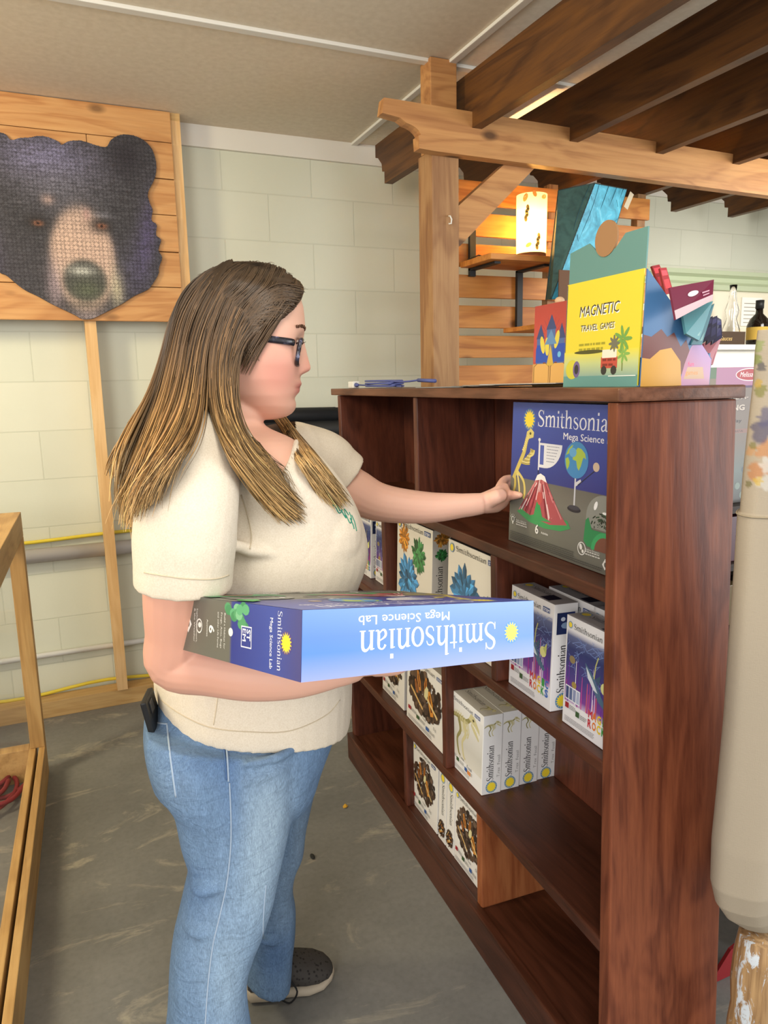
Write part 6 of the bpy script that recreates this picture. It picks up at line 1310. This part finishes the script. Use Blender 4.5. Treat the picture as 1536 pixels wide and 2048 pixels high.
        for i, p in enumerate(P):
            t_ = nrm(P[min(i + 1, m - 1)] - P[max(i - 1, 0)]); a_ = nrm(np.cross(t_, (.3, 1, .2))); c_ = np.cross(t_, a_)
            R.append([p + a_ * rr[i] * math.cos(q) + c_ * rr[i] * math.sin(q) for q in np.linspace(0, 2 * math.pi, n, endpoint=False)])
        cs = [colr(p, k, bl) for p in P]
        o = len(b.v); b.v.extend([tuple(p) for q in R for p in q])
        for i in range(m - 1):
            for j in range(n):
                b.f.append([o + i * n + j, o + i * n + (j + 1) % n, o + (i + 1) * n + (j + 1) % n, o + (i + 1) * n + j]); b.c.append([cs[i], cs[i], cs[i + 1], cs[i + 1]]); b.m.append(0); b.sm.append(True)
    def group(gs, N, rad, depth, bl0=0, spread=.008, flip=False, clear=True):
        G = [np.array(A(g)) for g in gs]; ng = len(G)
        for _ in range(N):
            s = r.random() * (ng - 1); i = min(int(s), ng - 2); f = s - i; P = G[i] * (1 - f) + G[i + 1] * f
            if flip: P = P * [1, -1, 1] + [0, 2 * YM, 0]
            m = len(P); t_ = np.linspace(0, 1, m); cl = round(s * 5) / 5
            ph, am = r.random() * 6.3, r.uniform(.2, 1)
            wv = np.sin(t_ * r.uniform(5, 9) + ph + cl * 9) * .006 * t_ * am
            d = r.random() * depth; sg = -1 if flip else 1
            off = np.stack([wv + r.gauss(0, 1) * spread * t_ * .7 + .012 * math.sin(cl * 40) * t_ ** 2, sg * (d * np.sin(np.clip(t_ * 4, 0, 1.57)) - .004 + wv * .6 + r.gauss(0, 1) * spread * .3 * t_), r.gauss(0, 1) * .006 * t_ + .0 * t_], 1)
            e_ = int(m * (1 - .34 * r.random() ** 1.6)); P = (P + off)[:max(6, e_)]
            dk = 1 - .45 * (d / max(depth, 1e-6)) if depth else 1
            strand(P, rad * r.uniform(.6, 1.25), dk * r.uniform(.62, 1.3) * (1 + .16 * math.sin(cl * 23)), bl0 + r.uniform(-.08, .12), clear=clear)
    group(back_g, 1500, .0017, .05); group(front_g, 1600, .0015, .045)
    group(back_g, 380, .0010, 0, .05, .016); group(front_g, 380, .0010, 0, .06, .013)
    group(back_g, 420, .0035, .05, flip=True); group([[(x, y, Y) for x, y, Y in g[:5]] for g in front_g], 420, .0035, .04, flip=True)
    group(farl, 620, .0015, .02, .12, .008, clear=False); group(farl, 120, .001, 0, .15, .012, clear=False)
    # crown and back of the head, both sides joined
    crown = []
    for px, py in ((470, 529), (500, 528), (530, 535), (556, 544), (580, 560)): crown.append((px, py))
    for _ in range(500):
        a = r.uniform(.5, math.pi - .5); x0 = r.uniform(470, 560); P = []
        for t_ in np.linspace(0, 1, 16):
            y_ = 535 + 300 * t_; xb = np.interp(y_, [535, 560, 600, 690, 770, 860, 950], [440, 385, 356, 342, 330, 312, 298]) + 4; hw = np.interp(y_, [535, 560, 600, 700, 850], [.03, .075, .1, .108, .115]); cen = 480
            px = cen + (xb - cen) * abs(math.sin(a)) ** .8 * (1 if t_ > 0 else 1); P.append(at(px, y_, YM) + np.array([0, -hw * math.cos(a), 0]))
        strand([np.asarray(p) for p in P], .0045, r.uniform(.65, .95), -.02)
    # hairline swept back over the temple
    def surf(px, py):
        h = HT.ray_cast(Vector(CAM), pray(px, py)); return np.array(h[0]) if h[0] is not None else at(px, py, YM - .09)
    for _ in range(1000):
        f = r.random(); hx = np.interp(f, [0, .25, .5, .75, 1], [597, 588, 565, 530, 494]) - r.uniform(0, 26); hy = np.interp(f, [0, .25, .5, .75, 1], [592, 612, 636, 655, 668]) - r.uniform(0, 16)
        ex_ = np.interp(f, [0, 1], [455, 440]) + r.uniform(-22, 12); P = []
        for t_ in np.linspace(0, 1, 12):
            x = hx * (1 - t_) + ex_ * t_; y = hy + (np.interp(f, [0, 1], [705, 730]) - hy) * t_ ** 1.5 - 24 * math.sin(t_ * 3.14) * (1 - f * .6); P.append(surf(x, y))
        P += [at(ex_ - 6, 760, 1.245), at(ex_ - 4, 800, 1.24)]
        strand(cat(P, 2), .0012, r.uniform(.7, 1.15), r.uniform(-.06, .1))
    for _ in range(800):
        hx = r.uniform(500, 592); hy = np.interp(hx, [500, 545, 575, 592], [541, 549, 562, 584]); ex_ = hx - r.uniform(90, 140); P = [at(hx, hy, YM - .012)]
        for t_ in np.linspace(.12, 1, 11): P.append(surf(hx + (ex_ - hx) * t_, hy + 12 + (115 + (hx - 500) * .4) * t_ ** 1.3))
        strand(cat(P, 2), .0013, r.uniform(.7, 1.15), r.uniform(-.08, .08))
    # flyaways
    for _ in range(70):
        x = r.uniform(400, 600); y = 530 + max(0, (x - 540) * .9) + max(0, (470 - x) * .45); P = []
        dx, dy = r.uniform(-14, 30), r.uniform(-16, -2)
        for t_ in np.linspace(0, 1, 8): P.append(at(x + dx * t_ * (1 if x > 480 else -1), y + 6 + dy * math.sin(t_ * 2.4), YM - .02 * r.random()))
        strand([np.asarray(p) for p in P], .0006, 1, .1)
    for _ in range(50):
        y0 = r.uniform(820, 960); x0 = np.interp(y0, [820, 960], [320, 282]); P = []
        dx = r.uniform(-30, 5)
        for t_ in np.linspace(0, 1, 8): P.append(at(x0 + dx * math.sin(t_ * 1.8), y0 + 120 * t_, 1.27))
        strand([np.asarray(p) for p in P], .0006, 1, .1)
    # sideburn wisps
    for k in range(26):
        x0 = r.uniform(478, 500); P = [surf(x0, 668), surf(x0 + r.uniform(2, 14), 695), surf(x0 + r.uniform(4, 22), 722)]
        strand([np.asarray(p) for p in cat(P, 4)], .0008, .9, 0)
    # scalp cap under the strands
    R = []
    for py in np.arange(540, 760, 3):
        rg = headring(py); R.append(rg)
    bc_ = MB(); c0 = np.array(at(480, 680, YM)); n = len(R[0]); vs = [p + nrm((p - c0) * [1, 1, .6]) * .004 for q in R for p in q]; fs = []
    for i in range(len(R) - 1):
        py = 540 + 3 * i; hl = np.interp(py, [540, 556, 575, 600, 625, 650, 668, 690, 800], [584, 584, 580, 570, 545, 512, 470, 440, 425])
        xh = at(hl, py, YM)[0]; QI = HXI(np.array(vs[i * n:(i + 1) * n]))
        for j in range(n):
            if QI[j][0] < xh: fs.append((i * n + j, i * n + (j + 1) % n, (i + 1) * n + (j + 1) % n, (i + 1) * n + j))
    b.add(vs, fs, col=lin((64, 50, 37)), smooth=True); b.add([R[0][j] + np.array([0, 0, .006]) for j in range(n)], [tuple(range(n))], col=lin((64, 50, 37)))
    b.build('hair', HM, PERSON)
hair()
